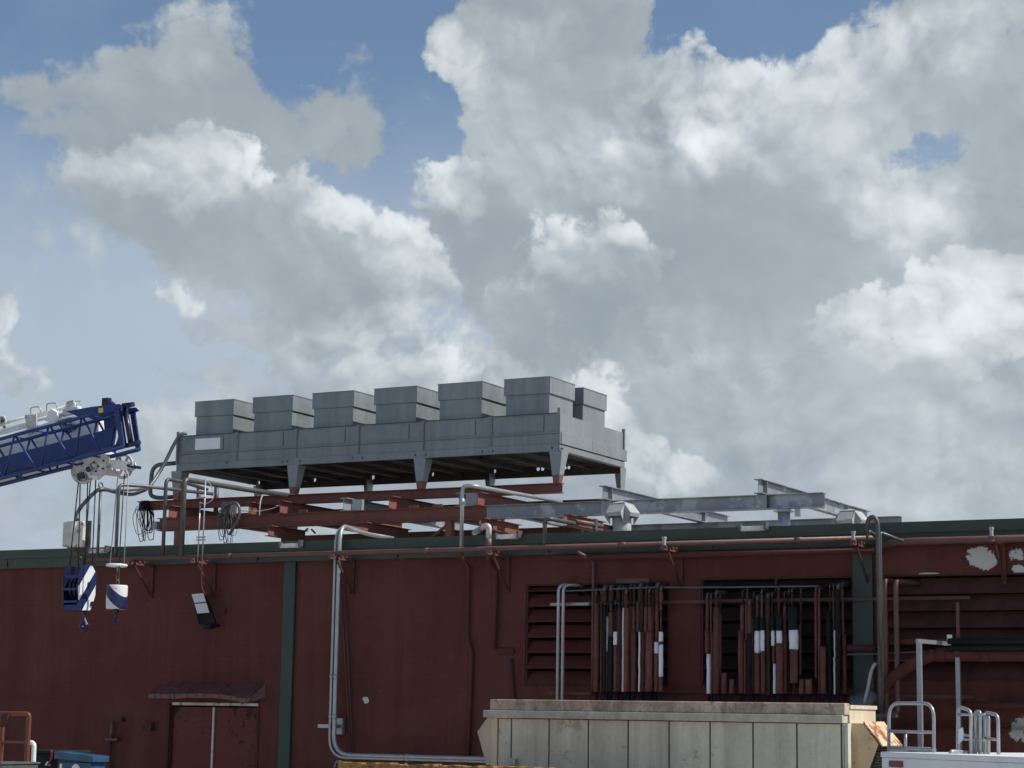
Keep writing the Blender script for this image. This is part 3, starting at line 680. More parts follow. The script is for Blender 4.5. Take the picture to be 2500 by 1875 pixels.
# ------------------------------------------------------------------ mushroom vents on the roof
def roof_vent(px, py, y, lb, s=1.0):
    c = PY(px, py, y); x = c.x
    t = thing('roof_vent', lb, 'vent', (x, y, 5.3), 'white gooseneck vents on the roof')
    zc = 5.30+.54*s
    part('pipe', MB().tube([(x, y, 5.30), (x, y, zc+.05)], .17*s, 18), M['vent_white'], t)
    # four-way hood: pyramid crown with a flared mouth on every side
    m = MB(); r0, r1 = .165*s, .285*s
    for k in range(4):
        a = math.pi/2*k+math.radians(-8)
        d, e = V((math.cos(a), math.sin(a), 0)), V((-math.sin(a), math.cos(a), 0)); o = V((x, y, zc))
        in_, out_ = o+V((0, 0, .26*s)), None
        A = o+d*r0*.9-e*r0*.95+V((0, 0, .20*s)); B = o+d*r0*.9+e*r0*.95+V((0, 0, .20*s))
        Cc = o+d*r1-e*r0*.95+V((0, 0, .03*s)); D = o+d*r1+e*r0*.95+V((0, 0, .04*s))
        E_ = o+d*r1*.9-e*r0*.95+V((0, 0, -.03*s)); Fq = o+d*r1*.9+e*r0*.95+V((0, 0, -.03*s))
        m.face([A, B, D, Cc]); m.face([Cc, D, Fq, E_])
        m.face([A, Cc, E_, o+d*r0*.95-e*r0*.95+V((0, 0, -.16*s))]); m.face([B, D, Fq, o+d*r0*.95+e*r0*.95+V((0, 0, -.16*s))])
        a2 = a+math.pi/2; d2 = V((math.cos(a2), math.sin(a2), 0)); e2 = V((-math.sin(a2), math.cos(a2), 0))
        A2 = o+d2*r0*.9-e2*r0*.95+V((0, 0, .20*s)); C2 = o+d2*r1-e2*r0*.95+V((0, 0, .04*s))
        m.face([B, A2, o+V((0, 0, .25*s))]); m.face([A, B, o+V((0, 0, .25*s))])
    h = part('hood', m, M['vent_white'], t)
    q = h.modifiers.new('thickness', 'SOLIDIFY'); q.thickness = .012
roof_vent(1518, 1280, 32.6, 'large white four-mouthed vent standing in front of the grey extension beam')
roof_vent(2078, 1266, 35.2, 'smaller white four-mouthed vent at the right end of the grey beams', 1.0)

# ------------------------------------------------------------------ pipes and conduits on the roof edge, left to right
def PP(pts, y): return [PY(a, b, y) for a, b in pts]
def vpipe(name, lb, pts, r, m, cat='pipe', fr_=.12, grp=None, extra=None):
    pts = fillet(pts, fr_, 6)
    return one(name, MB().tube(pts, r, 12), M[m], lb, cat, grp)
# hung post and box on the left
p = PY(246, 1192, 30.6); q = PY(241, 1340, 30.6)
t = thing('conduit_post', 'slim dark steel post holding up the grey flexible conduit', 'post', (p.x, 30.6, 5.39))
part('shaft', MB().tube([(p.x, 30.6, 5.10), (p.x, 30.6, p.z)], .028, 12), M['dullpipe'], t)
part('clamp', MB().ring((p.x, 30.6, p.z+.05), (1, 0, .2), .06, .015), M['dullpipe'], t)
a, b = PY(160, 1274, 30.5), PY(210, 1335, 30.5)
t = thing('junction_box', 'pale grey rounded junction box on the roof edge behind the crane ropes', 'electrical box', ((a.x+b.x)/2, 30.5, b.z))
part('cover', MB().box(a.x, b.x-.03, 30.42, 30.56, b.z, a.z), M['white_dirty'], t, bevel=.03)
part('frame', MB().box(a.x+.02, b.x+.03, 30.562, 30.60, b.z-.02, a.z+.01), M['dullpipe'], t)
part('bracket', MB().box((a.x+b.x)/2-.01, (a.x+b.x)/2+.08, 30.39, 30.419, a.z-.13, a.z-.03), M['white'], t)
part('leg', MB().tube([(a.x+.26, 30.58, zp+.03), (a.x+.26, 30.58, b.z-.021)], .035, 10), M['maroon_pipe'], t)
part('brace', MB().bar((a.x+.27, 30.56, b.z-.25), (a.x+.48, 30.44, zp+.06), .03, .03), M['maroon_pipe'], t)
fx = [PY(188, 1272, 30.55), PY(193, 1245, 30.6), PY(225, 1208, 30.6), PY(248, 1194, 30.6), PY(285, 1202, 31.2), PY(320, 1207, 32), PY(344, 1200, 32.8), PY(364, 1188, 33.2), PY(394, 1145, 33.6), PY(425, 1085, 33.8), PY(441, 1062, 33.85), PY(455, 1058, 33.95)]
one('flexible_conduit', MB().tube(curve(fx, 6), .038, 10), M['dullpipe'], 'thick grey flexible conduit looping from the pale box to the condenser', 'conduit')
fx = [PY(250, 1197, 30.62), PY(290, 1197, 31.2), PY(330, 1196, 32), PY(362, 1190, 33)]
one('flexible_conduit', MB().tube(curve(fx, 6), .026, 10), M['dullpipe'], 'thin grey flexible conduit lying straight beside the sagging one', 'conduit')
a = PY(285, 1300, 30.45); top = PY(290, 1183, 30.45)
vpipe('rising_pipe', 'grey topped maroon pipe rising behind the small crane hook and bending back over the roof', [(a.x, 30.45, zp), (a.x, 30.45, top.z), PZ(352, 1187, top.z+.02), PZ(520, 1206, top.z+.02)], .034, 'dullpipe')
a = PY(400, 1300, 30.45); top = PY(405, 1169, 30.45)
vpipe('rising_pipe', 'maroon stained pipe rising left of its thicker twin and bending back under the condenser', [(a.x, 30.45, zp), (a.x, 30.45, top.z), PZ(452, 1178, top.z), PZ(505, 1195, top.z)], .036, 'darkpipe')
a = PY(445, 1300, 30.40); top = PY(452, 1170, 30.40)
vpipe('rising_pipe', 'thickest dark pipe rising beside the thin ladder conduits and running back under the condenser', [(a.x, 30.40, zp), (a.x, 30.40, top.z), PZ(600, 1195, top.z), PZ(700, 1209, top.z)], .050, 'darkpipe')
for (px, y, tp, lb) in ((486, 30.38, 1226, 'left pale thin conduit of the clamped pair'), (497, 30.38, 1168, 'right and taller pale thin conduit of the clamped pair')):
    a = PY(px-2, 1340, y); top = PY(px, tp, y)
    one('thin_conduit', MB().tube([(a.x, y, zp-.1), (a.x, y, top.z)], .013, 8), M['galvpipe'], lb, 'conduit', 'pale thin conduits over the roof edge')
lc = MB()
for py in (1215, 1311, 1318):
    p = PY(491, py, 30.35); lc.box(p.x-.10, p.x+.10, 30.34, 30.365, p.z-.015, p.z+.012)
one('conduit_clamp', lc, M['galvpipe'], 'pale clamp bars tying the two thin conduits together', 'clamp')
loop = [PY(497, 1171, 30.38), PY(512, 1180, 30.5), PY(522, 1205, 30.5), PY(516, 1222, 30.45), PY(500, 1230, 30.4), PY(489, 1226, 30.38)]
one('cable', MB().tube(curve(loop), .008, 6), M['palerope'], 'pale looped cable joining the tops of the two thin conduits', 'cable')
vpipe('coil_pipe', 'grey pipe loop leaving the left end of the condenser and dropping to the red beam', [(-26.2, 34.2, PY(428, 1130, 34.2).z), PY(372, 1136, 34.2), PY(366, 1210, 34.2), PY(385, 1216, 34.2), PY(425, 1213, 34.2)], .045, 'dullpipe', fr_=.22)
for px in (487, 530):
    p = PY(px, 1165, 36.6)
    one('drain_pipe', MB().tube([(p.x, 36.6, 6.66), (p.x, 36.6, 7.26)], .055, 10), M['darkpipe'], 'dark upright pipe under the left end of the condenser, %s one' % ('left' if px < 500 else 'right'), 'pipe', 'dark upright pipes under the condenser')
# cable bundles
rnd = random.Random(11)
def bundle(lb, cx, ty, by, n, y, wd):
    m = MB()
    for k in range(n):
        x = cx+rnd.uniform(-wd, wd); e = by-rnd.uniform(0, (by-ty)*.55); o = rnd.uniform(6, 14)
        pts = [(cx+rnd.uniform(-8, 8), ty), (x-o, ty+(e-ty)*.4), (x-o*.6, e-4), (x, e), (x+o*.4, e-6), (x+o*.5, ty+(e-ty)*.45), (cx+rnd.uniform(-8, 8), ty+1)]
        m.tube(curve([PY(a+rnd.uniform(-3, 3), b, y+rnd.uniform(-.05, .05)) for a, b in pts], 4), rnd.uniform(.005, .010), 5)
    return one('cable_bundle', m, M['black'], lb, 'cables')
bundle('tangled black cable bundle hanging from the left tip of the red beam', 356, 1222, 1322, 15, 33.92, 17)
m = MB()
bundle('grey green cable bundle slung over the lower red beam', 556, 1232, 1330, 13, 33.22, 22).data.materials[0] = M['dullpipe']
bx = PY(558, 1241, 33.25)
t = thing('cable_box', 'dull green cable box with hoses on the lower red beam', 'electrical box', (bx.x, 33.3, 6.2))
part('cover', MB().box(bx.x-.16, bx.x+.10, 33.2, 33.4, bx.z-.12, bx.z+.12), M['dullpipe'], t, bevel=.015)
part('hose', MB().tube(curve([PY(560, 1230, 33.18), PY(575, 1228, 33.15), PY(584, 1240, 33.15), PY(583, 1262, 33.15), PY(572, 1285, 33.15), PY(560, 1305, 33.2)]), .03, 8), M['dullpipe'], t)
one('cable', MB().tube(curve([PY(633, 1259, 33.2), PY(635, 1230, 33.25), PY(641, 1210, 33.5), PY(655, 1204, 33.85), PY(720, 1207, 33.9)]), .014, 6), M['palerope'], 'thin pale cable arching over the upper red beam near the second leg', 'cable')
one('cable', MB().tube(curve([PY(586, 1247, 33.2), PY(630, 1248, 33.3), PY(670, 1240, 33.4), PY(700, 1225, 33.6)]), .010, 6), M['palerope'], 'thin pale cable running from the cable box along the red beams', 'cable')
# silver conduit pair down the wall
for k, (off, lb) in enumerate(((0, 'outer left bright silver conduit from the roof down and along the wall base'), (1, 'inner right bright silver conduit from the roof down and along the wall base'))):
    yy = 30.62; x = PY(814 if not k else 824, 1500, yy).x
    zb = PY(950, 1853 if not k else 1846, yy).z
    topz = 5.62+(.0 if not k else .02)
    r = .026 if not k else .038
    e = PZ(905-8*k, 1304, topz-.02)
    e2 = PZ(960-8*k, 1313, topz-.05)
    t = thing('silver_conduit', lb, 'conduit', (x, yy, zb), 'bright silver conduits on the wall')
    part('run', MB().tube(fillet([e2, e, (x, yy, topz), (x, yy, zb), (-14.2, yy, zb)], .36, 8), r, 12), M['galvpipe'], t)
    for z in (2.9, 2.2): part('coupling', MB().tube([(x, yy, z), (x, yy, z+.08)], r+.008, 12), M['galvpipe'], t)
    part('coupling', MB().tube([(-18.4, yy, zb), (-18.32, yy, zb)], r+.008, 12), M['galvpipe'], t)
p = PY(824, 1773, 30.93)
one('conduit_clamp', MB().box(p.x-.02, p.x+.10, 30.93, YW-.002, p.z-.14, p.z+.14).box(p.x-.18, p.x+.08, 30.57, 30.929, p.z-.03, p.z+.03), M['galvpipe'], 'galvanized wall plate clamping the silver conduits near the base', 'clamp')
p = PY(1018, 1855, 30.95)
one('conduit_clamp', MB().box(p.x-.025, p.x+.025, 30.58, YW-.002, p.z-.10, p.z-.05), M['galvpipe'], 'small clamp over the horizontal silver conduits', 'clamp')
for (x0_, x1_) in ((836, 863), (848, 868)):
    a, b = PY(x0_-8 if x0_ < 840 else x0_-10, 1385, 30.97), PY(x1_-6, 1845, 30.97)
    one('thin_wall_cable', MB().tube([a, b], .010, 6), M['maroon_pipe'], 'thin maroon cable slanting down the wall, %s of two' % ('left' if x0_ < 840 else 'right'), 'cable', 'thin cables slanting down the wall')
# gooseneck beside the condenser leg
x = PY(1122, 1300, 30.55).x; tz = PY(1140, 1183, 30.55).z
t = thing('gooseneck_conduit', 'tall silver gooseneck conduit bending back over the red beam', 'conduit', (x, 30.6, 3.0))
part('upper_run', MB().tube(fillet([(x, 30.62, zp+.06), (x, 30.62, tz), PZ(1160, 1187, tz-.02), PZ(1370, 1225, tz-.02)], .30, 8), [.040]*40 if False else .036, 12), M['galvpipe'], t)
part('coupling', MB().tube([(x, 30.62, 5.92), (x, 30.62, 6.02)], .048, 12), M['galvpipe'], t)
bx = PZ(1162, 1187, tz-.02)
part('lower_run', MB().tube([(x, 30.62, zp+.058), (x, 30.62, 5.0), (x-.02, 30.93, 4.85), (x-.02, 30.93, 3.62), (x+.06, 30.95, 3.35), (x+.03, 30.95, 1.55)], .034, 10), M['maroon'], t, 'maroon painted lower length on the wall')
x = PY(1193, 1325, 30.5).x
t = thing('elbow_pipe', 'short white elbow pipe over the roof edge that drops down the wall in maroon', 'pipe', (x, 30.5, 3.4))
part('elbow', MB().tube(fillet([PZ(1158, 1300, 5.53), (x-.06, 30.5, 5.52), (x, 30.5, 5.50), (x, 30.5, 5.30)], .06), .05, 12), M['white_dirty'], t)
part('collar', MB().tube([(x, 30.5, 5.299), (x, 30.5, 5.10)], .055, 12), M['maroon_pipe'], t)
part('drop', MB().tube(fillet([(x, 30.5, 5.099), (x, 30.5, 4.95), (x-.08, 30.92, 4.8), (x-.1, 30.92, 3.42)], .08), .046, 12), M['maroon'], t)
part('lower_drop', MB().tube([(x+.22, 30.96, 3.25), (x+.30, 30.96, 2.4), (x+.34, 30.96, 1.5)], .030, 10), M['maroon'], t)
one('wall_stain_box', MB().box(x-.05, x+.28, 30.96, YW-.003, 3.33, 3.45), M['maroon_dark'], 'dark ragged pipe flashing at the foot of the elbow pipe', 'flashing', bevel=.02)
x = PY(1330, 1300, 30.42).x; tz = PY(1333, 1267, 30.42).z
t = thing('roof_drain_pipe', 'maroon pipe rising from the roof edge pipe and running back beside the white vent', 'pipe', (x, 30.42, zp))
part('riser', MB().tube(fillet([(x, 30.42, zp+.02), (x, 30.42, tz), PZ(1345, 1267, tz), PZ(1402, 1278, tz)], .05), .038, 12), M['darkpipe'], t)
part('run', MB().tube([PZ(1403, 1273, tz+.04), PZ(1462, 1283, tz+.04), PZ(1500, 1291, tz+.02)], .045, 12), M['maroon_pipe'], t)
c_ = PZ(1453, 1281, tz+.04)
part('valve', MB().box(c_.x-.03, c_.x+.03, c_.y-.05, c_.y+.05, c_.z-.12, c_.z+.10), M['dullpipe'], t)
for k, px in enumerate((1408, 1443)):
    p = PY(px, 1293, 31.6); one('roof_pipe_support', MB().box(p.x-.17, p.x+.17, 31.5, 31.8, 5.30, 5.37).box(p.x+.05, p.x+.10, 31.6, 31.66, 5.371, 5.50), M['green'], 'small green support block under the roof drain pipe, %s one' % ('left' if not k else 'right'), 'support', 'green pipe support blocks')
x = PY(1447, 1380, 30.9).x
vpipe('drop_conduit', 'thin maroon drop conduit ending at the paler loose strip', [(x-.10, 30.5, zp-.08), (x, 30.93, zp-.2), (x, 30.93, 2.7)], .026, 'maroon_pipe', fr_=.08, cat='conduit', grp='thin maroon drop conduits')
vpipe('drop_conduit', 'thin maroon drop conduit starting under the paler loose strip', [(x+.10, 30.93, 4.35), (x+.10, 30.93, 2.7)], .024, 'maroon_pipe', cat='conduit', grp='thin maroon drop conduits')
# hooped dark pipe on the right
x = PY(2146, 1500, 30.0).x
hy = 30.0; r = .034; zt = PY(2128, 1262, hy).z; xl = PY(2117, 1300, hy).x
arc = [V(((x+xl)/2+(x-xl)/2*math.cos(t), hy, zt-.14+.14*math.sin(t))) for t in [math.pi*k/12 for k in range(13)]]
t = thing('hooped_pipe', 'dark steel pipe bent into a hoop above the roof edge by the right pilaster', 'pipe', (x, hy, 1.4))
part('riser', MB().tube([(x, hy, 1.2)]+arc+[V((xl, hy, zt-.32)), PX(2121, 1297, xl+.02)*1.0, V((x-.12, hy+.35, PY(2136, 1306, hy).z))], r, 12), M['darkpipe'], t)
part('flange', MB().box(x-.20, x+.26, hy-.14, hy+.14, 2.36, 2.41), M['darkpipe'], t)
part('pedestal', MB().box(x-.10, x+.12, hy+.08, hy+.2, 1.0, 2.359), M['dullpipe'], t)
x = PY(2152, 1500, 30.1).x; zt = PY(2151, 1301, 30.1).z
vpipe('bent_pipe', 'thin grey pipe beside the hooped pipe that bends back to the wall pipe', [(x, 30.1, 1.3), (x, 30.1, zt), PX(2208, 1320, x+.12)*1.0 if False else (x+.02, 30.1+.06, zt), PY(2210, 1323, 30.42)], .022, 'dullpipe', fr_=.05)
# ------------------------------------------------------------------ flood light
p = PY(490, 1483, 30.75)
t = thing('flood_light', 'black flood light with two pale lens panels tilted on the wall above the door', 'flood light', (p.x, 30.6, p.z-.3))
def S3(x, y, d): return PY(350+x*.3165, 1350+y*.3165, d)
A, B, Cc, D = S3(365, 312, 30.70), S3(465, 303, 30.75), S3(510, 470, 30.65), S3(412, 476, 30.60)
nrm = (B-A).cross(D-A).normalized()
if nrm.y > 0: nrm = -nrm
E1, E2 = S3(550, 520, 30.69), S3(422, 540, 30.59)
part('housing', MB().prism([A-nrm*.02, B-nrm*.02, E1-nrm*.02, S3(530, 552, 30.67)-nrm*.02, S3(470, 555, 30.65)-nrm*.02, E2-nrm*.02], -nrm*.09), M['black'], t, bevel=.008)
L = lambda u, w_: A+(B-A)*u+(D-A)*w_
part('lens', MB().prism([L(.05, .04), L(.95, .04), L(.96, .44), L(.06, .44)], -nrm*.018), M['lens'], t)
part('lens', MB().prism([L(.06, .50), L(.96, .50), L(.97, .94), L(.07, .94)], -nrm*.018), M['lens'], t)
kb = S3(500, 565, 30.71)
part('knuckle', MB().tube([kb+V((-.09, 0, 0)), kb+V((.09, 0, 0))], .055, 12).tube([kb+V((.02, .02, 0)), (kb.x+.03, YW-.003, kb.z+.02)], .03, 8), M['black'], t)
part('arm', MB().tube(curve([S3(450, 80, 30.45), S3(450, 260, 30.5), S3(490, 325, 30.6), S3(535, 338, 30.9)]), .014, 8).box(kb.x+.12, kb.x+.2, 30.92, YW-.003, kb.z+.26, kb.z+.34), M['maroon'], t, 'maroon feed conduit above the lamp')
# small things on the wall left of the door
p = PY(277, 1800, 30.96)
t = thing('wall_valve', 'maroon stub pipe with a flat valve bar on the wall left of the door', 'valve', (p.x, 30.95, 1.2))
part('stub', MB().tube([(p.x-.02, 30.92, p.z-.02), (p.x-.02, 30.92, p.z+.30)], .035, 10), M['maroon_pipe'], t)
part('bar', MB().box(p.x-.12, p.x+.16, 30.86, YW-.003, p.z-.06, p.z-.021), M['maroon_pipe'], t)
part('lower_stub', MB().tube([(p.x-.04, 30.92, .3), (p.x-.04, 30.92, p.z-.061)], .030, 10), M['maroon'], t)
part('knob', MB().disc((p.x+.19, 30.95, p.z+.33), (0, 1, 0), .04, .09, 10), M['maroon_dark'], t)
p = PY(367, 1775, 30.95)
one('wall_box', MB().box(p.x-.06, p.x+.07, 30.88, YW-.003, p.z-.07, p.z+.08).box(p.x-.18, p.x-.061, 30.93, 30.97, p.z-.05, p.z-.01), M['maroon_dark'], 'small dark maroon box on the wall just left of the door', 'electrical box', bevel=.008)

# ------------------------------------------------------------------ louver pipe banks
PIPEY = 30.74
ORD = ['first', 'second', 'third', 'fourth', 'fifth', 'sixth', 'seventh', 'eighth', 'ninth', 'tenth', 'eleventh', 'twelfth', 'thirteenth', 'fourteenth', 'fifteenth', 'sixteenth', 'seventeenth', 'eighteenth', 'nineteenth', 'twentieth', 'twenty-first', 'twenty-second', 'twenty-third', 'twenty-fourth', 'twenty-fifth', 'twenty-sixth']
R_, W_, K_, B_, D_ = 'insul', 'insul_white', 'insul_black', 'insul_brown', 'maroon_dark'
PN = {R_: 'maroon_jacket', W_: 'white_jacket', K_: 'black_wrap', B_: 'brown_jacket', D_: 'bare_pipe'}
BANK1 = [[(960,430,520,30,D_),(965,520,1440,45,R_)], [(1015,430,1450,20,B_)], [(1045,400,510,40,D_),(1045,540,1450,24,K_)], [(1078,560,660,12,D_),(1078,660,1025,18,W_),(1078,1025,1440,40,R_)],
  [(1112,400,510,42,D_),(1115,620,870,42,R_),(1112,870,1440,48,K_)], [(1158,540,820,14,K_),(1158,820,955,28,W_),(1158,955,1440,26,R_)], [(1190,400,500,38,D_),(1195,560,1440,38,R_)],
  [(1240,390,570,16,D_),(1240,570,1440,18,W_)], [(1270,430,560,32,D_),(1270,570,1440,36,R_)], [(1315,380,540,22,D_),(1315,550,910,30,R_),(1311,910,1440,36,R_)], [(1352,390,560,18,D_),(1352,560,820,30,R_),(1350,820,1440,42,R_)],
  [(1390,560,820,20,R_),(1407,820,1440,13,W_)], [(1422,370,510,46,D_),(1430,510,820,40,B_),(1445,820,1440,56,R_)], [(1480,390,550,22,D_),(1480,560,820,36,R_)],
  [(1512,420,560,20,D_),(1518,560,820,28,R_),(1508,820,1440,52,R_)], [(1550,420,540,22,D_),(1545,550,1440,34,R_)], [(1598,370,500,42,D_),(1590,520,925,26,R_),(1588,925,1045,40,W_),(1588,1045,1440,40,R_)],
  [(1635,400,510,28,R_),(1632,540,590,20,R_),(1632,820,920,32,W_),(1632,920,950,32,R_),(1632,950,1285,32,W_),(1630,1285,1440,30,R_)]]
BANK2 = [[(328,470,810,32,R_),(332,810,1050,48,R_),(346,1050,1460,44,W_)], [(367,470,810,18,R_),(378,820,1460,30,R_)], [(420,450,540,36,D_),(420,560,1460,50,R_)], [(460,470,600,14,D_),(458,640,1460,28,R_)],
  [(500,1245,1460,52,R_)], [(580,1310,1460,40,R_)], [(692,430,540,16,D_),(692,540,810,40,R_),(680,810,1460,56,R_)], [(742,410,530,14,R_),(735,530,900,26,R_),(722,900,1460,22,R_)],
  [(765,545,840,36,R_),(765,840,1470,42,K_)], [(808,450,680,18,D_),(805,680,1460,34,R_)], [(848,500,680,36,B_),(848,680,810,56,K_),(849,810,1040,56,W_),(850,1040,1460,56,R_)],
  [(892,430,670,20,R_),(895,680,800,40,K_),(900,805,1020,34,W_),(905,1020,1460,36,R_)], [(955,480,1480,48,B_)], [(1000,455,660,14,D_),(1005,660,805,50,K_),(1010,805,965,34,W_),(1018,965,1150,28,R_),(1027,1150,1460,30,W_)],
  [(1068,390,640,20,D_),(1072,640,805,60,K_),(1074,805,940,50,W_),(1078,940,1460,60,R_)], [(1127,450,550,16,D_),(1130,550,850,28,R_),(1135,850,1460,44,R_)], [(1172,430,1460,16,K_)],
  [(1206,420,560,12,D_),(1215,560,800,80,K_),(1224,800,1000,78,W_),(1226,1000,1350,68,R_),(1226,1350,1460,16,D_)], [(1297,420,740,16,D_),(1290,750,1280,28,B_)],
  [(1310,1310,1460,52,R_)], [(1382,1310,1460,58,R_)], [(1455,410,1000,26,R_),(1455,1000,1300,22,R_)], [(1490,420,1460,22,R_)], [(1530,975,1460,48,R_)], [(1600,370,600,14,D_),(1592,600,1470,44,K_)],
  [(1640,380,800,20,B_),(1650,800,1085,14,W_),(1648,1085,1465,16,W_)], [(1685,380,1470,40,K_)], [(1725,360,490,26,R_),(1735,490,850,20,R_),(1752,850,1465,32,R_)]]
def bank(data, kx, ky, name, WF):
    s_ = .2351
    for i, segs in enumerate(data):
        cxs = segs[-1][0]; y = PIPEY-.05*((i*7) % 3)
        base = PY(kx+cxs*s_, ky+1450*s_, y)
        kinds = [k for *_, k in segs]
        look = 'maroon pipe'
        if W_ in kinds: look = 'maroon pipe with a white sleeve' if R_ in kinds else 'slim pipe in a white sleeve'
        elif K_ in kinds: look = 'black wrapped pipe'
        elif B_ in kinds and R_ not in kinds: look = 'dull brown pipe'
        elif segs[-1][1] > 900: look = 'short capped maroon pipe'
        t = thing('insulated_pipe', '%s, %s from the left in the %s' % (look, ORD[i] if i < 26 else ['twenty-seventh', 'twenty-eighth'][i-26], name), 'pipe', (base.x, y, 1.9), 'insulated pipes in the '+name)
        prev = None
        for j, (cx_, t0, t1, wd, k) in enumerate(segs):
            zt = PY(kx+cx_*s_, ky+t0*s_, y).z; zb = PY(kx+cx_*s_, ky+t1*s_, y).z
            x = PY(kx+cx_*s_, ky+(t0+t1)/2*s_, y).x
            x = base.x+(x-base.x) if abs(x-base.x) < .2 else x
            r = wd*s_/F_PX*PY(kx+cx_*s_, ky+900*s_, y).length/2*WF
            m = MB()
            n = 7; pts = []
            for q in range(n): pts.append((x+rnd.uniform(-.003, .003), y+rnd.uniform(-.003, .003), zb+(zt-zb)*q/(n-1)))
            rr = [r*(1+rnd.uniform(-.05, .04)) for _ in pts]
            if j == len(segs)-1 or k in (R_, W_): pass
            m.tube(pts, rr, 12)
            part(PN[k], m, M[k], t)
            if prev is not None and zt < prev[1]-.004:
                part('bare_pipe', MB().tube([(prev[0], y, prev[1]), (x, y, zt)], min(r, prev[2])*.55, 8), M['darkpipe'], t)
            prev = (x, zb, r)
        x, zb, r = prev
        part('stub', MB().tube([(x, y, zb), (x, y, 1.9)], r*.55, 8), M['insul_black'], t)
        z0 = PY(kx+segs[0][0]*s_, ky+segs[0][1]*s_, y).z
        if segs[0][1] < 600:
            part('elbow', MB().tube(fillet([(PY(kx+segs[0][0]*s_, ky+segs[0][1]*s_, y).x, y, z0), (PY(kx+segs[0][0]*s_, ky+segs[0][1]*s_, y).x, y, z0+.08), (PY(kx+segs[0][0]*s_, ky+segs[0][1]*s_, y).x+.05, YW+.55, z0+.1)], .07), segs[0][3]*s_/F_PX*33/2*.8*WF, 10), M['darkpipe'], t)
bank(BANK1, 1230, 1350, 'left pipe bank', 1.42)
bank(BANK2, 1650, 1350, 'right pipe bank', 1.2)
def rail(lb, pxa, pya, pxb, pyb, y, m, h=.045):
    a, b = PY(pxa, pya, y), PY(pxb, pyb, y); z = (a.z+b.z)/2
    k = MB().box(a.x, b.x, y-.02, y+.02, z+h/2-.006, z+h/2).box(a.x, b.x, y-.02, y+.02, z-h/2, z-h/2+.006).box(a.x, b.x, y+.012, y+.02, z-h/2+.007, z+h/2-.007)
    return one('strut_rail', k, M[m], lb, 'rail', 'strut rails behind the pipes')
rail('perforated galvanized strut rail behind the pale green conduits, upper', 1343, 1476, 1437, 1474, 30.90, 'galvpipe')
rail('upper maroon strut rail carrying the left pipe bank', 1437, 1473, 1720, 1468, 30.86, 'maroon_pipe')
rail('upper maroon strut rail carrying the right pipe bank past the green pilaster', 1722, 1468, 2368, 1458, 30.84, 'maroon_pipe')
rail('lower strut rail behind the pale green conduits', 1340, 1694, 1440, 1692, 30.90, 'maroon_pipe')
rail('lower maroon strut rail under both pipe banks', 1441, 1694, 2130, 1697, 30.86, 'maroon_dark')
rail('lower maroon strut rail behind the grey strut frame', 2150, 1699, 2376, 1703, 30.84, 'maroon_pipe')
for k, (px, lb) in enumerate(((1362, 'left pale green conduit curving into the left louver'), (1374, 'right pale green conduit curving into the left louver'))):
    x = PY(px, 1600, 30.78).x; zt = PY(px+8, 1428, 30.78).z
    vpipe('pale_conduit', lb, [(x, 30.78, 1.9), (x, 30.78, zt), (x+.16, 30.95, zt+.01), (x+.26, YW+.5, zt-.02)], .030, 'galvpipe', cat='conduit', fr_=.16, grp='pale green conduits at the left louver')
one('header_pipe', MB().tube([PY(1382, 1443, 30.70), PY(1450, 1440, 30.70), PY(1582, 1434, 30.70), PY(1750, 1434, 30.70), PY(2000, 1431, 30.70)], .016, 8), M['dullpipe'], 'thin dark header conduit across the tops of both pipe banks', 'conduit')
one('header_pipe', MB().tube([PY(1560, 1429, 31.25), PY(2068, 1424, 31.25)], .06, 10), M['insul_black'], 'thick black header pipe inside the louver openings', 'pipe')
m = MB()
for k in range(26):
    px = 1395+k*13.5+rnd.uniform(-4, 4)
    if 1640 < px < 1720: continue
    a = PY(px, 1432+rnd.uniform(0, 8), 31.0); m.tube(curve([a, a+V((rnd.uniform(-.1, .1), .1, -.08)), a+V((rnd.uniform(-.15, .15), .15, -.05)), a+V((rnd.uniform(-.2, .2), .2, .05))]), .022, 6)
one('loose_hoses', m, M['black'], 'dark tangle of hoses at the top of the left louver opening', 'hoses')
m = MB()
for (u0, u1, z0, z1) in ((-15.2, -13.66, 2.84, 4.50), (-12.95, -10.5, 2.84, 4.30)): pass

# ------------------------------------------------------------------ right wall: pipes, strut frame, hoses
x = PY(2163, 1600, 30.55).x; zt = PY(2165, 1416, 30.55).z
vpipe('riser_pipe', 'left of the two maroon riser pipes beside the hooped pipe', [(x, 30.55, 1.6), (x, 30.55, zt), (x+.16, YW+.1, zt-.01)], .040, 'maroon_pipe', fr_=.08, grp='maroon riser pipes')
x = PY(2190, 1600, 30.55).x; zt = PY(2191, 1418, 30.55).z; zb = PY(2188, 1742, 30.55).z
vpipe('riser_pipe', 'right of the two maroon riser pipes ending in a low elbow', [(x-.16, 30.6, zb), (x, 30.55, zb), (x, 30.55, zt), (x+.2, YW+.1, zt-.01)], .042, 'maroon_pipe', fr_=.08, grp='maroon riser pipes')
x = PY(2336, 1520, 30.8).x
one('perforated_strut', MB().box(x-.025, x+.025, 30.85, 30.90, 3.1, PY(2336, 1470, 30.8).z), M['maroon_pipe'], 'perforated maroon strut hanging above the black hoses', 'strut')
y = 29.6
t = thing('pipe_stand', 'galvanized strut stand holding the two black hoses', 'pipe stand', (PY(2245, 1840, y).x, y, 0))
a, b = PY(2240, 1568, y), PY(2252, 1835, y)
xx = (a.x+b.x)/2
part('post', MB().box(xx-.036, xx+.036, y-.036, y+.036, 0, a.z), M['alu'], t, bevel=.006)
c = PY(2338, 1582, y+.9); x3 = c.x
part('post', MB().box(x3-.034, x3+.034, y+.866, y+.934, 0, c.z), M['alu'], t, bevel=.006)
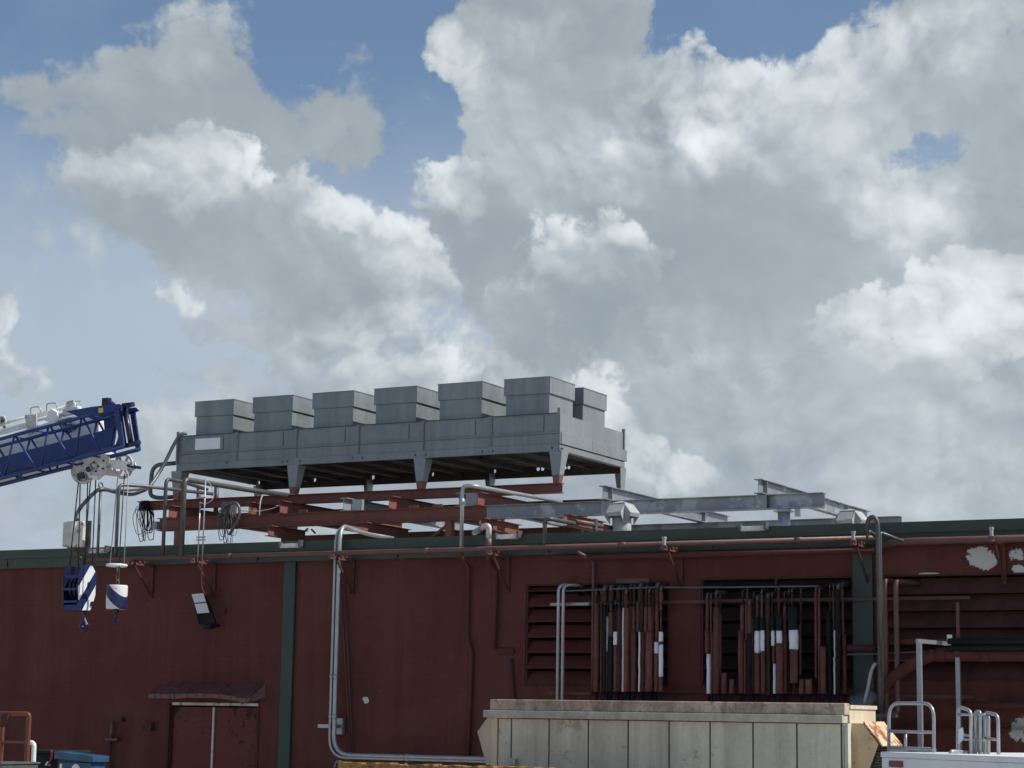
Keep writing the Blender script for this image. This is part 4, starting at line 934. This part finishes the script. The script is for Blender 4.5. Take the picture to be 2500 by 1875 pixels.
part('cross_arm', MB().bar((xx-.03, y, a.z+.02), (x3, y+.86, c.z+.05), .05, .06), M['alu'], t)
bkt = PY(2318, 1563, y+.5)
part('clamp', MB().box(bkt.x-.03, bkt.x+.03, y+.47, y+.53, bkt.z-.08, bkt.z+.08), M['white'], t)
for k, (dz, lb) in enumerate(((0, 'upper black rubber hose resting on the strut stand'), (-.10, 'lower black rubber hose resting on the strut stand'))):
    p0, p1 = PY(2318, 1566, y+.5), PY(2950, 1567, y+.5)
    one('black_hose', MB().tube([(p0.x-.02, y+.5, p0.z+dz), (p1.x, y+.5, p0.z+dz-.01)], .055, 12), M['black'], lb, 'hose', 'black hoses on the strut stand')
one('wall_rail_pipe', MB().tube([PY(2184, 1566, 30.6), PY(2320, 1566, 30.6)], .045, 12), M['maroon'], 'dark capped maroon pipe stub left of the black hoses', 'pipe')
one('thin_wall_cable', MB().tube([PY(2068, 1598, 30.6), PY(2140, 1596, 30.6), PY(2270, 1591, 30.6), PY(2360, 1584, 30.6), PY(2950, 1578, 30.6)], .014, 8), M['dullpipe'], 'thin pale cable crossing the right wall below the black hoses', 'cable')
big = [PY(2950, 1599, 30.55), PY(2330, 1599, 30.55), PY(2280, 1600, 30.55), PY(2235, 1618, 30.55), PY(2180, 1655, 30.55), PY(2150, 1690, 30.55), PY(2118, 1722, 30.5)]
t = thing('large_pipe', 'large maroon pipe running along the right wall and curving down to the left', 'pipe', V((-9, 30.55, 3.0)))
part('run', MB().tube(curve(big, 5), [.095]*(5*6)+[.10], 14), M['maroon'], t)
for px in (2300, 2405): q = PY(px, 1599, 30.55); part('coupling', MB().tube([q-V((.06, 0, 0)), q+V((.06, 0, 0))], .11, 14), M['maroon'], t)
q = PY(2128, 1705, 30.45)
part('bell', MB().tube([q+V((.05, 0, .1)), q+V((-.16, 0, -.12)), q+V((-.22, 0, -.16))], [.10, .22, .23], 14), M['dullpipe'], t)
one('thin_wall_cable', MB().tube([PY(2156, 1612, 30.75), PY(2950, 1611, 30.75)], .016, 8), M['maroon_pipe'], 'thin maroon conduit just under the large curved pipe', 'cable')
one('bent_conduit', MB().tube(curve([PY(2138, 1618, 30.3), PY(2127, 1640, 30.3), PY(2119, 1680, 30.3), PY(2110, 1718, 30.3)]), .028, 10), M['galvpipe'], 'pale bent conduit left of the hooped pipe base', 'conduit')
one('stub_pipe', MB().tube([PY(2070, 1582, 30.7), PY(2140, 1584, 30.7)], .06, 10), M['maroon_dark'], 'stubby maroon pipe crossing the right green pilaster', 'pipe')
one('wall_pipe', MB().tube([PY(2330, 1721, 30.7), PY(2950, 1726, 30.7)], .055, 12), M['maroon'], 'maroon pipe crossing low on the right wall behind the truck rails', 'pipe')
a, b = PY(2405, 1711, 30.8), PY(2950, 1722, 30.8)
one('wall_ledge', MB().box(a.x, b.x, 30.7, YW-.003, b.z, a.z), M['maroon_dark'], 'dark ledge on the right wall above the low maroon pipe', 'ledge')
a, b = PY(2170, 1775, 30.8), PY(2950, 1782, 30.8)
one('wall_ledge', MB().box(a.x, b.x, 30.85, YW-.003, b.z-.04, a.z), M['maroon_dark'], 'dark ledge low on the right wall behind the truck roof', 'ledge')

# ------------------------------------------------------------------ sage panel enclosure with hoods
EY = 26.0; ex0, ex1, et = -14.16, -8.88, 2.53
zc = PY(1300, 1735, EY).z; zl = PY(1300, 1743, EY).z
t = thing('panel_enclosure', 'sage beige panelled equipment enclosure with stained cap and side hoods', 'equipment enclosure', ((ex0+ex1)/2, EY+.7, 0))
part('cap', MB().box(ex0-.03, ex1+.02, EY-.05, EY+.16, zc+.002, et), M['tancap'], t, bevel=.012)
part('lip', MB().box(ex0-.12, ex1+.0, EY-.09, EY+.14, zl-.06, zc), M['tanlip'], t, bevel=.01)
js = [1248, 1340, 1436, 1533, 1633, 1733, 1838, 1945, 2054]
xj = [ex0+.08]+[PY(px, 1800, EY).x for px in js]+[ex1]
pz0 = zl-.062
for a, b in zip(xj, xj[1:]):
    part('panel', MB().box(a+.012, b-.012, EY, EY+.04, 0, pz0-.01), M['tan'], t, bevel=.004)
part('core', MB().box(ex0+.03, ex1-.03, EY+.042, EY+1.25, 0, pz0), M['joint'], t)
part('corner_post', MB().box(ex0-.02, ex0+.075, EY-.015, EY+.1, 0, pz0-.002), M['cream'], t)
part('corner_post', MB().box(ex1+.002, ex1+.05, EY-.015, EY+.1, 0, pz0-.002), M['tan'], t)
part('end_wall', MB().box(ex1-.02, ex1+.012, EY+.17, EY+1.27, 0, et-.03).box(ex1+.0125, ex1+.03, EY+.165, EY+1.29, et-.07, et-.02), M['cream'], t)  # paler than the front panels: sun on this end put into the colour
p = PY(1247, 1858, EY-.1)
part('latch', MB().box(p.x-.05, p.x+.05, EY-.07, EY-.003, p.z-.05, p.z+.03).box(p.x-.07, p.x+.07, EY-.09, EY-.071, p.z+.02, p.z+.045), M['galvpipe'], t)
hp = [PY(100*0+1100+x_*.27125, 1650+y_*.27125, EY+.1) for x_, y_ in ((345, 355), (392, 350), (400, 800), (322, 805), (240, 503))]
part('hood', MB().prism(hp, (0, .9, 0)), M['cream'], t, bevel=.004)
hp = [PY(1600+x_*.27125, 1650+y_*.27125, EY+.25) for x_, y_ in ((1757, 425), (1866, 428), (2008, 612), (1925, 840), (1755, 840))]
hd = part('hood', MB().prism(hp, (0, .82, 0)), M['hood'], t, 'rust stained cream hood on the right end')
tp = [hp[1]+V((.004, -.02, .010)), hp[2]+V((.05, -.02, -.04)), hp[2]+V((.05, .84, -.04)), hp[1]+V((.004, .84, .010))]
nn = (tp[1]-tp[0]).cross(tp[2]-tp[0]).normalized()
part('hood_roof', MB().prism([q+nn*.008*(-1 if nn.z < 0 else 1) for q in tp], V((.012, 0, .012))), M['hoodtop'], hd)
lo = MB()
for k in range(9):
    u = .08+k*.11; p = hp[2]+(hp[3]-hp[2])*u
    lo.box(p.x-.01, p.x+.035, EY+.26, EY+1.06, p.z-.012, p.z+.012)
part('hood_louver', lo, M['insul_black'], hd)

# ------------------------------------------------------------------ rusty bin rim at the bottom
a, b = PY(835, 1862, 24.0), PY(1300, 1872, 24.0)
t = thing('rusty_skip', 'rust brown mossy skip rim in front of the sage enclosure', 'skip', ((a.x+b.x)/2, 24.5, 0))
zt = a.z+.005
m = MB(); n = 60
for k in range(n):
    x0_, x1_ = a.x+(b.x-a.x+1.6)*k/n, a.x+(b.x-a.x+1.6)*(k+1)/n; q = rnd.uniform(-.016, .016)
    m.box(x0_, x1_, 23.9+rnd.uniform(-.006, .006), 24.12, zt-.14, zt+q)
part('rim', m, M['rust'], t)
part('body', MB().box(a.x+.04, b.x+1.56, 23.98, 25.2, .25, zt-.142), M['rust'], t)
part('hook', MB().tube(fillet([PY(818, 1874, 24.0), PY(820, 1860, 24.0), PY(832, 1859, 24.0)], .03), .018, 8), M['dullpipe'], t)

# ------------------------------------------------------------------ bins and lift at the bottom left
y = 27.0
a, b = PY(133, 1830, y), PY(228, 1840, y)
zt = (PY(133, 1833, y).z+PY(263, 1846, y).z)/2+.02
t = thing('blue_bin', 'blue painted waste bin with dripping streaks and a white round emblem', 'waste bin', ((a.x+b.x)/2, y+.5, 0))
part('lid_rim', MB().hexa([(a.x,y,zt-.12),(b.x,y,zt-.16),(b.x,y+.42,zt-.16),(a.x,y+.42,zt-.12)], [(a.x,y-.01,zt),(b.x,y-.01,zt-.06),(b.x,y+.42,zt-.06),(a.x,y+.42,zt)]), M['binblue'], t, bevel=.01)
part('body', MB().box(a.x+.09, b.x-.06, y+.02, y+.40, 0, zt-.17), M['binblue'], t, bevel=.01)
e = PY(184, 1872, y)
part('emblem', MB().disc((e.x, y+.012, e.z-.04), (0, 1, 0), .085, .008, 24), M['white'], t)
part('side_label', MB().box(a.x+.12, a.x+.17, y+.008, y+.0185, zt-.60, zt-.2), M['lens'], t)
a, b = PY(78, 1832, y+.4), PY(128, 1834, y+.4)
t = thing('dark_bin', 'dark green wheeled bin between the orange rail and the blue bin', 'waste bin', ((a.x+b.x)/2, y+.9, 0))
part('body', MB().hexa([(a.x+.05,y+.45,.1),(b.x-.05,y+.45,.1),(b.x-.05,y+1.1,.1),(a.x+.05,y+1.1,.1)], [(a.x,y+.4,a.z-.05),(b.x+.15,y+.4,a.z-.05),(b.x+.15,y+1.2,a.z-.05),(a.x,y+1.2,a.z-.05)]), M['bingreen'], t, bevel=.02)
part('lid', MB().box(a.x-.02, b.x+.17, y+.37, y+1.22, a.z-.048, a.z+.01), M['bingreen'], t, bevel=.02)
q = PY(127, 1850, y+.38); part('handle', MB().tube(curve([(q.x, y+.36, q.z+.12), (q.x+.02, y+.34, q.z), (q.x-.04, y+.34, q.z-.12)]), .02, 8), M['redlens'], t, 'red strap on the bin edge')
q = PY(120, 1865, y+.38); part('strap', MB().tube(curve([(q.x-.06, y+.37, q.z-.02), (q.x, y+.35, q.z+.03), (q.x+.03, y+.36, q.z-.03)]), .018, 8), M['white'], t)
y = 25.5
t = thing('lift_platform', 'orange guardrail cage of a work lift at the lower left corner', 'work lift', (PY(30, 1875, y).x, y, 0))
xa, xb = PY(4, 1800, y).x, PY(68, 1800, y).x; za = PY(40, 1742, y).z
for k, (xx_, yy) in enumerate(((xa, y), (xb, y))):
    part('post', MB().box(xx_-.035, xx_+.035, yy-.025, yy+.025, .6, za-.03), M['orange'], t, bevel=.005)
part('top_rail', MB().tube(fillet([(xa-1.2, y, za), (xb, y, za), (xb, y, za-.12)], .05), .035, 10), M['orange'], t)
zm = PY(40, 1812, y).z
part('mid_rail', MB().box(xa-1.2, xb-.036, y-.02, y+.02, zm-.02, zm+.02), M['orange'], t)
part('toe_board', MB().box(xa-1.2, xb+.02, y-.04, y+.09, .55, .75), M['dullpipe'], t)
q = PY(9, 1747, y-.05); part('bracket', MB().box(q.x-.04, q.x+.10, y-.07, y-.036, q.z-.18, q.z+.02), M['maroon_dark'], t)
y = 26.6
q = PY(70, 1812, y)
vpipe('bent_white_pipe', 'white elbow pipe end beside the orange lift rail', [(q.x-.02, y, q.z), (q.x+.12, y, q.z-.01), (q.x+.14, y, .3)], .040, 'white', fr_=.09)
a, b = PY(-30, 1868, 24.0), PY(50, 1866, 24.0)
one('grey_cover', MB().box(a.x, b.x, 23.6, 24.4, a.z-.5, b.z).box(a.x, b.x+.02, 23.57, 24.43, b.z+.002, b.z+.03), M['dullpipe'], 'flat grey equipment lid in the lower left corner', 'cover', bevel=.01)

# ------------------------------------------------------------------ white truck body with folding rails
A, B = PY(2155, 1835, 20.0), PZ(2500, 1848, PY(2155, 1835, 20.0).z)
B = A+(B-A)*1.6
zT = A.z; ux = (B-A).normalized(); uy = V((-ux.y, ux.x, 0)); UP = V((0, 0, 1))
if uy.y < 0: uy = -uy
def tb(m, s0, s1, d0, d1, z0, z1):
    f = lambda s_, d, z: A+ux*s_+uy*d+V((0, 0, z-zT))
    return m.hexa([f(s0,d0,z0), f(s1,d0,z0), f(s1,d1,z0), f(s0,d1,z0)], [f(s0,d0,z1), f(s1,d0,z1), f(s1,d1,z1), f(s0,d1,z1)])
Ln = (B-A).length
tk = thing('service_truck', 'white utility truck body with a red marker light at the lower right', 'truck', A+ux*Ln/2+uy*.9-V((0, 0, zT)))
part('roof_edge', tb(tb(tb(MB(), 0, Ln, -.03, 1.9, zT-.055, zT), .004, Ln, -.018, 1.88, zT-.17, zT-.056), -.004, Ln, -.04, 1.9, zT-.205, zT-.171), M['white'], tk, bevel=.010)
body = MB()
seams = [0.012, 1.42, 1.50, 3.3]
for s0, s1 in zip(seams, seams[1:]):
    tb(body, s0+.006, s1-.006, 0, .05, .75, zT-.215)
tb(body, .02, Ln, .03, 1.85, .72, zT-.208)
part('side_panel', body, M['white'], tk, bevel=.006)
part('marker_light', tb(MB(), .14, .36, -.036, -.0185, zT-.148, zT-.085), M['redlens'], tk, bevel=.012)
part('underside', tb(MB(), .3, Ln, .2, 1.7, .45, .715), M['black'], tk)
for s_ in (.9, 3.4):
    c = A+ux*s_+uy*.12+V((0, 0, .38-zT))
    wh = part('wheel', MB().disc(c+uy*.0, uy, .38, .24, 28), M['black'], tk); part('rim', MB().disc(c-uy*.122, uy, .2, .02, 20), M['alu'], wh)
def g2(x_, y_, d):
    """point of the truck's rail plane d metres behind its near side"""
    px, py = 2000+x_*.22604, 1500+y_*.22604; r_ = ray(px, py); o = A+uy*d
    return CAM+r_*((o-CAM).dot(uy)/r_.dot(uy))
def railthing(lb, tubes, d, extra=None):
    base = g2(*tubes[0][0][0], d)
    t = thing('folding_rail', lb, 'guardrail', (base.x, base.y, zT), 'silver rails on the truck roof')
    for nm, (pts, r, f) in zip(['hoop']+['bar']*20, tubes):
        part(nm, MB().tube(fillet([g2(a, b, d) for a, b in pts], f, 5), r, 10), M['alu'], t)
    return t
railthing('large silver hoop rail with mid bar at the left end of the truck roof', [([(752, 1480), (752, 960), (1238, 960), (1238, 1490)], .018, .16), ([(760, 1262), (1232, 1275)], .016, .01), ([(932, 1275), (932, 1478)], .016, .01), ([(758, 1448), (1245, 1462)], .024, .01)], .30)
railthing('narrow silver hoop rail with bright latch at the middle of the truck roof', [([(1498, 1530), (1498, 995), (1638, 1040), (1638, 1505)], .018, .06), ([(1500, 1080), (1640, 1082)], .014, .01), ([(1530, 1300), (1640, 1312)], .014, .01), ([(1500, 1345), (1640, 1352)], .014, .01)], .45)
railthing('slim silver rail with a tight rounded top between the roof hoops', [([(1688, 1505), (1688, 1048), (1738, 1048), (1738, 1515)], .018, .05), ([(1640, 1080), (1790, 1080)], .012, .01), ([(1640, 1355), (1790, 1358)], .012, .01)], .55)
railthing('silver hoop rail at the right end of the stacked truck rails', [([(1786, 1515), (1786, 1055), (1930, 1085), (1938, 1530)], .018, .06), ([(1796, 1338), (1938, 1356)], .014, .01), ([(1800, 1090), (1828, 1110), (1828, 1520)], .018, .03)], .62)
q = g2(1527, 1310, .42)
one('rail_latch', MB().hexa([q+V((-.03, 0, -.08)), q+V((.03, 0, -.03)), q+V((.03, .03, -.03)), q+V((-.03, .03, -.08))], [q+V((-.02, 0, .06)), q+V((.02, 0, .08)), q+V((.02, .03, .08)), q+V((-.02, .03, .06))]), M['white'], 'bright white latch on the middle truck rail', 'latch')
a, b = g2(1420, 1480, .2), g2(1650, 1500, .5)
one('low_rail', MB().tube(fillet([a+V((0, 0, -.10)), a, b], .03), .022, 10), M['alu'], 'low silver rail lying on the truck roof edge', 'rail')

# ------------------------------------------------------------------ crane at the left
BY = 28.0
def ca(x_, y_, d=0.0):
    return PY(x_*.27125, 900+y_*.27125, BY)+V((0, d, 0))
cr = thing('crane_boom', 'white crane boom with a blue lattice jib stowed along its side', 'crane', (ca(600, 800).x, BY+.3, ca(600, 1000).z))
ch = MB()
D2 = .42
def line2(m, a, b, r, d=0.0): m.tube([ca(*a, d), ca(*b, d)], r, 10)
L0, L1, L2, L3 = (-400, 1090), (1115, 698), (-400, 735), (870, 385)
for d in (0, D2):
    line2(ch, (-400, 1090), (1120, 700), .038, d); line2(ch, (-400, 742), (870, 402), .032, d)
part('lattice_chords', ch, M['blue'], cr)
lc = MB()
bt = lambda x_: 698+(1115-x_)*(392/1515); tt = lambda x_: 402+(870-x_)*(340/1270)
xs_ = [-390, -240, -90, 60, 135, 320, 370, 440, 630, 680, 735, 900]
for d in (0, D2):
    for (b0, t0) in ((40, 130), (325, 135), (370, 435), (640, 450), (672, 735), (910, 745), (-260, -165), (25, -160)):
        line2(lc, (b0, bt(b0)), (t0, tt(t0)), .020, d)
for x_ in (-200, 100, 300, 560, 800): lc.tube([ca(x_, bt(x_), 0), ca(x_, bt(x_), D2)], .016, 8); lc.tube([ca(x_, tt(x_), 0), ca(x_, tt(x_), D2)], .016, 8)
part('lattice_bars', lc, M['blue'], cr)
P3 = [(-400, 880), (970, 520), (945, 690), (-400, 1035)]
part('side_plate', MB().prism([ca(*q, .16) for q in P3], (0, .10, 0)), M['blue'], cr)
hd = MB()
hp = [(600, 385), (830, 345), (1080, 318), (1110, 345), (1060, 372), (870, 418), (700, 430)]
for d in (-.03, D2): hd.prism([ca(*q, d) for q in hp], (0, .04, 0))
for d in (-.02, D2): hd.prism([ca(*q, d) for q in ((1030, 360), (1075, 350), (1125, 700), (1085, 712))], (0, .035, 0))
hd.prism([ca(*q, D2-.02) for q in ((800, 430), (930, 400), (930, 520), (810, 545))], (0, .05, 0))
part('head_plate', hd, M['blue'], cr, bevel=.006)
rb = MB()
# curved inner plate of the jib head with its round opening
arc1 = [(905+90*math.cos(t)*1.0, 570+150*math.sin(t)) for t in [math.radians(-85+k*13) for k in range(14)]]
rb_pts = [ca(x_+30, y_, .2) for x_, y_ in arc1]
rb.tube(rb_pts, .05, 8)
part('head_rib', rb, M['navy'], cr)
pn = MB()
for (a, b) in (((1040, 352), (1085, 690)), ((1090, 345), (1150, 680))): pn.tube([ca(*a, .1), ca(*b, .1)], .05, 10)
pn.tube([ca(1090, 330, .05), ca(1185, 318, .05)], .045, 10); pn.tube([ca(1120, 690, .05), ca(1240, 660, .05)], .045, 10); pn.tube([ca(1140, 345, .0), ca(1190, 330, .0)], .03, 8)
part('end_pins', pn, M['navy'], cr)
part('lug', MB().prism([ca(*q, .1) for q in ((880, 335), (900, 290), (940, 275), (970, 300), (970, 330))], (0, .12, 0)).box(ca(885, 265).x, ca(940, 265).x, BY+.1, BY+.2, ca(885, 270).z-.02, ca(885, 262).z+.01).box(ca(885, 265).x, ca(900, 265).x, BY+.1, BY+.2, ca(885, 330).z, ca(885, 274).z), M['navy'], cr)
part('sticker', MB().prism([ca(*q, -.037) for q in ((898, 360), (938, 352), (940, 395), (900, 402))], (0, .006, 0)), M['yellow'], cr, 'yellow square sticker')
def cq(x_, y_, d): return PY(x_*.27125, 900+y_*.27125, BY+d)
bm_ = MB()
bm_.prism([cq(*q, .62) for q in ((-400, 745), (560, 440), (860, 400), (890, 480), (880, 760), (640, 848), (400, 895), (-400, 1085))], (0, .5, 0))
part('main_boom', bm_, M['white'], cr, bevel=.02)
tt_ = MB()
for (a, b, r, d) in (((-300, 655), (720, 350), .034, .66), ((30, 500), (640, 330), .020, .8), ((-60, 500), (220, 440), .018, .75), ((0, 585), (240, 520), .030, .64), ((330, 430), (620, 345), .05, .85)):
    part('top_tube', MB().tube([cq(*a, d), cq(*b, d)], r, 10), M['white'], cr)
gl = MB().tube([cq(600, 302, .8), cq(725, 292, .8)], .010, 8)
for q in ((604, 300), (720, 292)): gl.tube([cq(*q, .8), cq(q[0]+2, q[1]+60, .8)], .008, 8)
part('grab_bar', gl, M['alu'], cr)
for pts in (((275, 420), (275, 350), (355, 342), (368, 400)), ((420, 385), (420, 315), (505, 308), (518, 360))):
    part('grab_loop', MB().tube(fillet([cq(*q, .8) for q in pts], .05), .011, 8), M['alu'], cr)
part('control_box', MB().prism([cq(*q, .58) for q in ((220, 415), (325, 408), (330, 560), (245, 600))], (0, .036, 0)), M['white_dirty'], cr, bevel=.01)
part('boom_bracket', MB().prism([cq(*q, .6) for q in ((400, 470), (455, 355), (510, 390), (530, 450), (470, 480))], (0, .12, 0)), M['white'], cr, bevel=.01)
part('boom_bracket', MB().prism([cq(*q, .6) for q in ((540, 430), (570, 360), (640, 330), (700, 345), (690, 400))], (0, .12, 0)), M['white_dirty'], cr, bevel=.01)
for (x_, y_, d, r) in ((20, 470, .7, .105), (42, 525, .7, .05), (640, 345, .78, .13)):
    ts = part('top_sheave', MB().ring(cq(x_, y_, d), (0, 1, 0), r*.72, r*.28, 24, 8).disc(cq(x_, y_, d), (0, 1, 0), r*.62, .03, 18), M['rosette'], cr)
    part('hub', MB().disc(cq(x_, y_, d-.04), (0, 1, 0), r*.25, .03, 12), M['navy'], ts)
for k in range(6): part('hose', MB().tube(curve([cq(520+k*22, 470-k*6, .60), cq(560+k*20, 540-k*8, .58), cq(610+k*18, 590-k*10, .60)]), .014, 6), M['dullpipe' if k % 2 else 'navy'], cr)
# boom head: sheaves under the jib
bh = [(745, 800), (880, 765), (975, 790), (980, 880), (940, 945), (880, 1000), (800, 985), (760, 900)]
part('boom_head', MB().prism([cq(*q, .30) for q in bh], (0, .04, 0)), M['white_dirty'], cr, bevel=.006)
part('boom_head', MB().prism([cq(*q, .78) for q in ((640, 855), (745, 800), (880, 765), (880, 900), (780, 1000), (690, 995), (645, 930))], (0, .04, 0)), M['white_dirty'], cr, bevel=.006)
part('head_spacer', MB().prism([cq(*q, .345) for q in ((890, 800), (960, 800), (960, 900), (905, 950))], (0, .40, 0)), M['white'], cr)
for d in (.40, .52, .64):
    hs = part('head_sheave', MB().ring(cq(790-d*70, 905, d), (0, 1, 0), .235, .035, 32, 8).disc(cq(790-d*70, 905, d), (0, 1, 0), .21, .02, 28), M['rosette'], cr)
part('head_axle', MB().tube([cq(800, 905, .26), cq(760, 905, .84)], .05, 14), M['navy'], cr)
bo = MB().disc(cq(845, 890, .29), (0, 1, 0), .075, .03, 18)
part('axle_cap', bo, M['rosette'], cr)
for (x_, y_) in ((845, 845), (880, 880), (860, 925), (815, 915), (820, 860), (930, 830), (925, 900)): part('bolt', MB().disc(cq(x_, y_, .285), (0, 1, 0), .016, .03, 8), M['navy'], cr)
part('keeper', MB().prism([cq(*q, .27) for q in ((690, 945), (745, 930), (760, 985), (700, 1000))], (0, .03, 0)), M['navy'], cr)
part('keeper', MB().prism([cq(*q, .27) for q in ((830, 960), (880, 965), (870, 1000), (835, 998))], (0, .03, 0)), M['white'], cr)
for d in (.36, .56): part('nose_plate', MB().prism([cq(*q, .36) + V((0, d-.36, 0)) for q in ((945, 810), (1150, 832), (1165, 880), (1120, 915), (965, 890))], (0, .022, 0)), M['white'], cr, bevel=.004)
part('nose_pin', MB().tube([cq(1150, 872, .30), cq(1150, 872, .30)+V((0, .35, 0))], .028, 10), M['navy'], cr)
nc = cq(1072, 872, .36)+V((0, .12, 0))
ns = MB().ring(nc, (0, 1, 0), .205, .026, 32, 8)
for k in range(6):
    a_ = k*math.pi/3; ns.bar(nc, nc+V((.19*math.cos(a_), 0, .19*math.sin(a_))), .035, .03, up=(0, 1, 0))
ns.disc(nc, (0, 1, 0), .06, .10, 18)
part('nose_sheave', ns, M['rosette'], cr)
def cb(x_, y_, y=BY+.3): return PY(x_*.3467, 1300+y_*.3467, y)
rp = MB()
for (tx, ty, bx_, by_) in ((708, 1005, 488, 250), (722, 1005, 552, 245), (790, 1005, 600, 215), (815, 1000, 590, 235), (862, 1000, 648, 235)):
    rp.tube([cq(tx, ty, .45), cb(bx_, by_, BY+.45)], .011, 6)
part('hoist_rope', rp, M['rope'], cr)
rp = MB()
rp.tube([cq(1120, 950, .44), cb(836, 250, BY+.44)], .010, 6)
part('whip_rope', rp, M['rope'], cr)
rp = MB()
for (tx, ty, bx_, by_) in ((1058, 985, 775, 225), (1158, 900, 874, 222)): rp.tube([cq(tx, ty, .40), cb(bx_, by_, BY+.40)], .009, 6)
part('pale_rope', rp, M['palerope'], cr)
# main hook block
y0 = BY+.15
q = cb(560, 250, y0); xr = cb(557, 400, y0).x
hk = thing('hook_block', 'larger blue crane hook block with white diagonal stripes on its cheek', 'hook block', (xr-.15, y0+.3, cb(540, 700, y0).z))
M['stripe'] = stripe_mat('white_and_navy_stripes', (.70, .72, .73), (.012, .022, .085), 0, .80, -.60, .34, .15)
M['stripe2'] = stripe_mat('navy_and_white_stripes', (.012, .022, .085), (.66, .67, .67), .60, 0, .64, .52, -.48, .30)
def cx_(x_, y_, X): return PX(x_*.3467, 1300+y_*.3467, X)
ck = [cx_(x_, y_, xr) for x_, y_ in ((557, 300), (580, 232), (652, 236), (680, 290), (672, 440), (640, 550), (560, 548))]
chk = part('cheek_plate', MB().prism(ck, (-.03, 0, 0)), M['stripe'], hk, bevel=.004)
part('cheek_plate', MB().prism([c+V((-.36, 0, 0)) for c in ck], (-.03, 0, 0)), M['navy'], hk, bevel=.004)
yc = (ck[1].y+ck[3].y)/2+.05; zm = (ck[0].z+ck[5].z)/2
sv = MB()
for k in range(3): sv.disc((xr-.10-.09*k, yc, zm+.10), (1, 0, 0), .25, .05, 28)
part('sheaves', sv, M['navy'], hk)
sb = MB()
for z_ in (ck[0].z-.02, zm+.06, zm-.16): sb.box(xr-.355, xr-.035, ck[0].y+.02, ck[0].y+.05, z_-.02, z_+.02)
sb.box(xr-.355, xr-.035, ck[0].y+.06, ck[4].y-.1, ck[6].z+.002, ck[6].z+.10)
part('spacer_bars', sb, M['blue'], hk)
for k in (0, 1): part('pin_boss', MB().disc((xr+.01, yc-.05+.1*k, zm+.16-.34*k), (1, 0, 0), .04, .04, 14), M['navy'], hk)
def hook(cxp, zt, y, s):
    pts = [(0, 0), (0, -.10), (0, -.20), (-.075, -.30), (-.07, -.40), (.0, -.455), (.075, -.42), (.10, -.34), (.085, -.28)]
    rr = [.05, .045, .045, .055, .06, .058, .048, .032, .014]
    c = curve([V((cxp+a*s, y, zt+b*s)) for a, b in pts], 4)
    return MB().tube(c, [s*rr[min(len(rr)-1, int(i/4))]*(1-(i % 4)/4)+s*rr[min(len(rr)-1, int(i/4)+1)]*((i % 4)/4) for i in range(len(c))], 10)
zh = ck[6].z
h_ = part('hook', hook(xr-.10, zh, yc, (zh-cb(540, 703, yc).z)/.515), M['navy'], hk)
part('latch', MB().bar((xr-.10, yc-.02, zh-.10), (xr-.02, yc-.02, zh-.24), .012, .03), M['galvpipe'], h_)
# small whip hook
yb = BY+.44
t = thing('overhaul_ball', 'smaller white and navy striped crane overhaul weight with a hook', 'hook block', (cb(822, 460, yb).x, yb, cb(822, 640, yb).z))
xc = cb(822, 460, yb).x; z1, z0 = cb(822, 372, yb).z, cb(822, 540, yb).z; r = (cb(884, 460, yb).x-cb(760, 460, yb).x)/2*.95
part('weight', MB().tube([(xc, yb, z0), (xc, yb, z0+.03), (xc, yb, (z0+z1)/2), (xc, yb, z1-.02), (xc, yb, z1)], [r*.93, r*.98, r, r*1.0, r*.96], 24), M['stripe2'], t)
part('swivel', MB().tube([(xc, yb, z0), (xc, yb, z0-.06)], .055, 12), M['navy'], t)
part('hook', hook(xc, z0-.06, yb, (z0-.06-cb(822, 645, yb).z)/.515), M['navy'], t)
cn_ = MB()
for k in range(5): cn_.ring((xc, yb, z1+.05+.07*k), (1, 0, 0) if k % 2 else (0, 1, 0), .035, .012, 12, 6)
part('chain', cn_, M['darkpipe'], t)
c = cb(822, 232, BY+.42)
one('switch_weight', MB().ring(c, (0, 0, 1), .165, .026, 28, 10), M['white'], 'white ring weight hanging above the small crane hook', 'ring')
c = cb(628, 213, BY+.3)
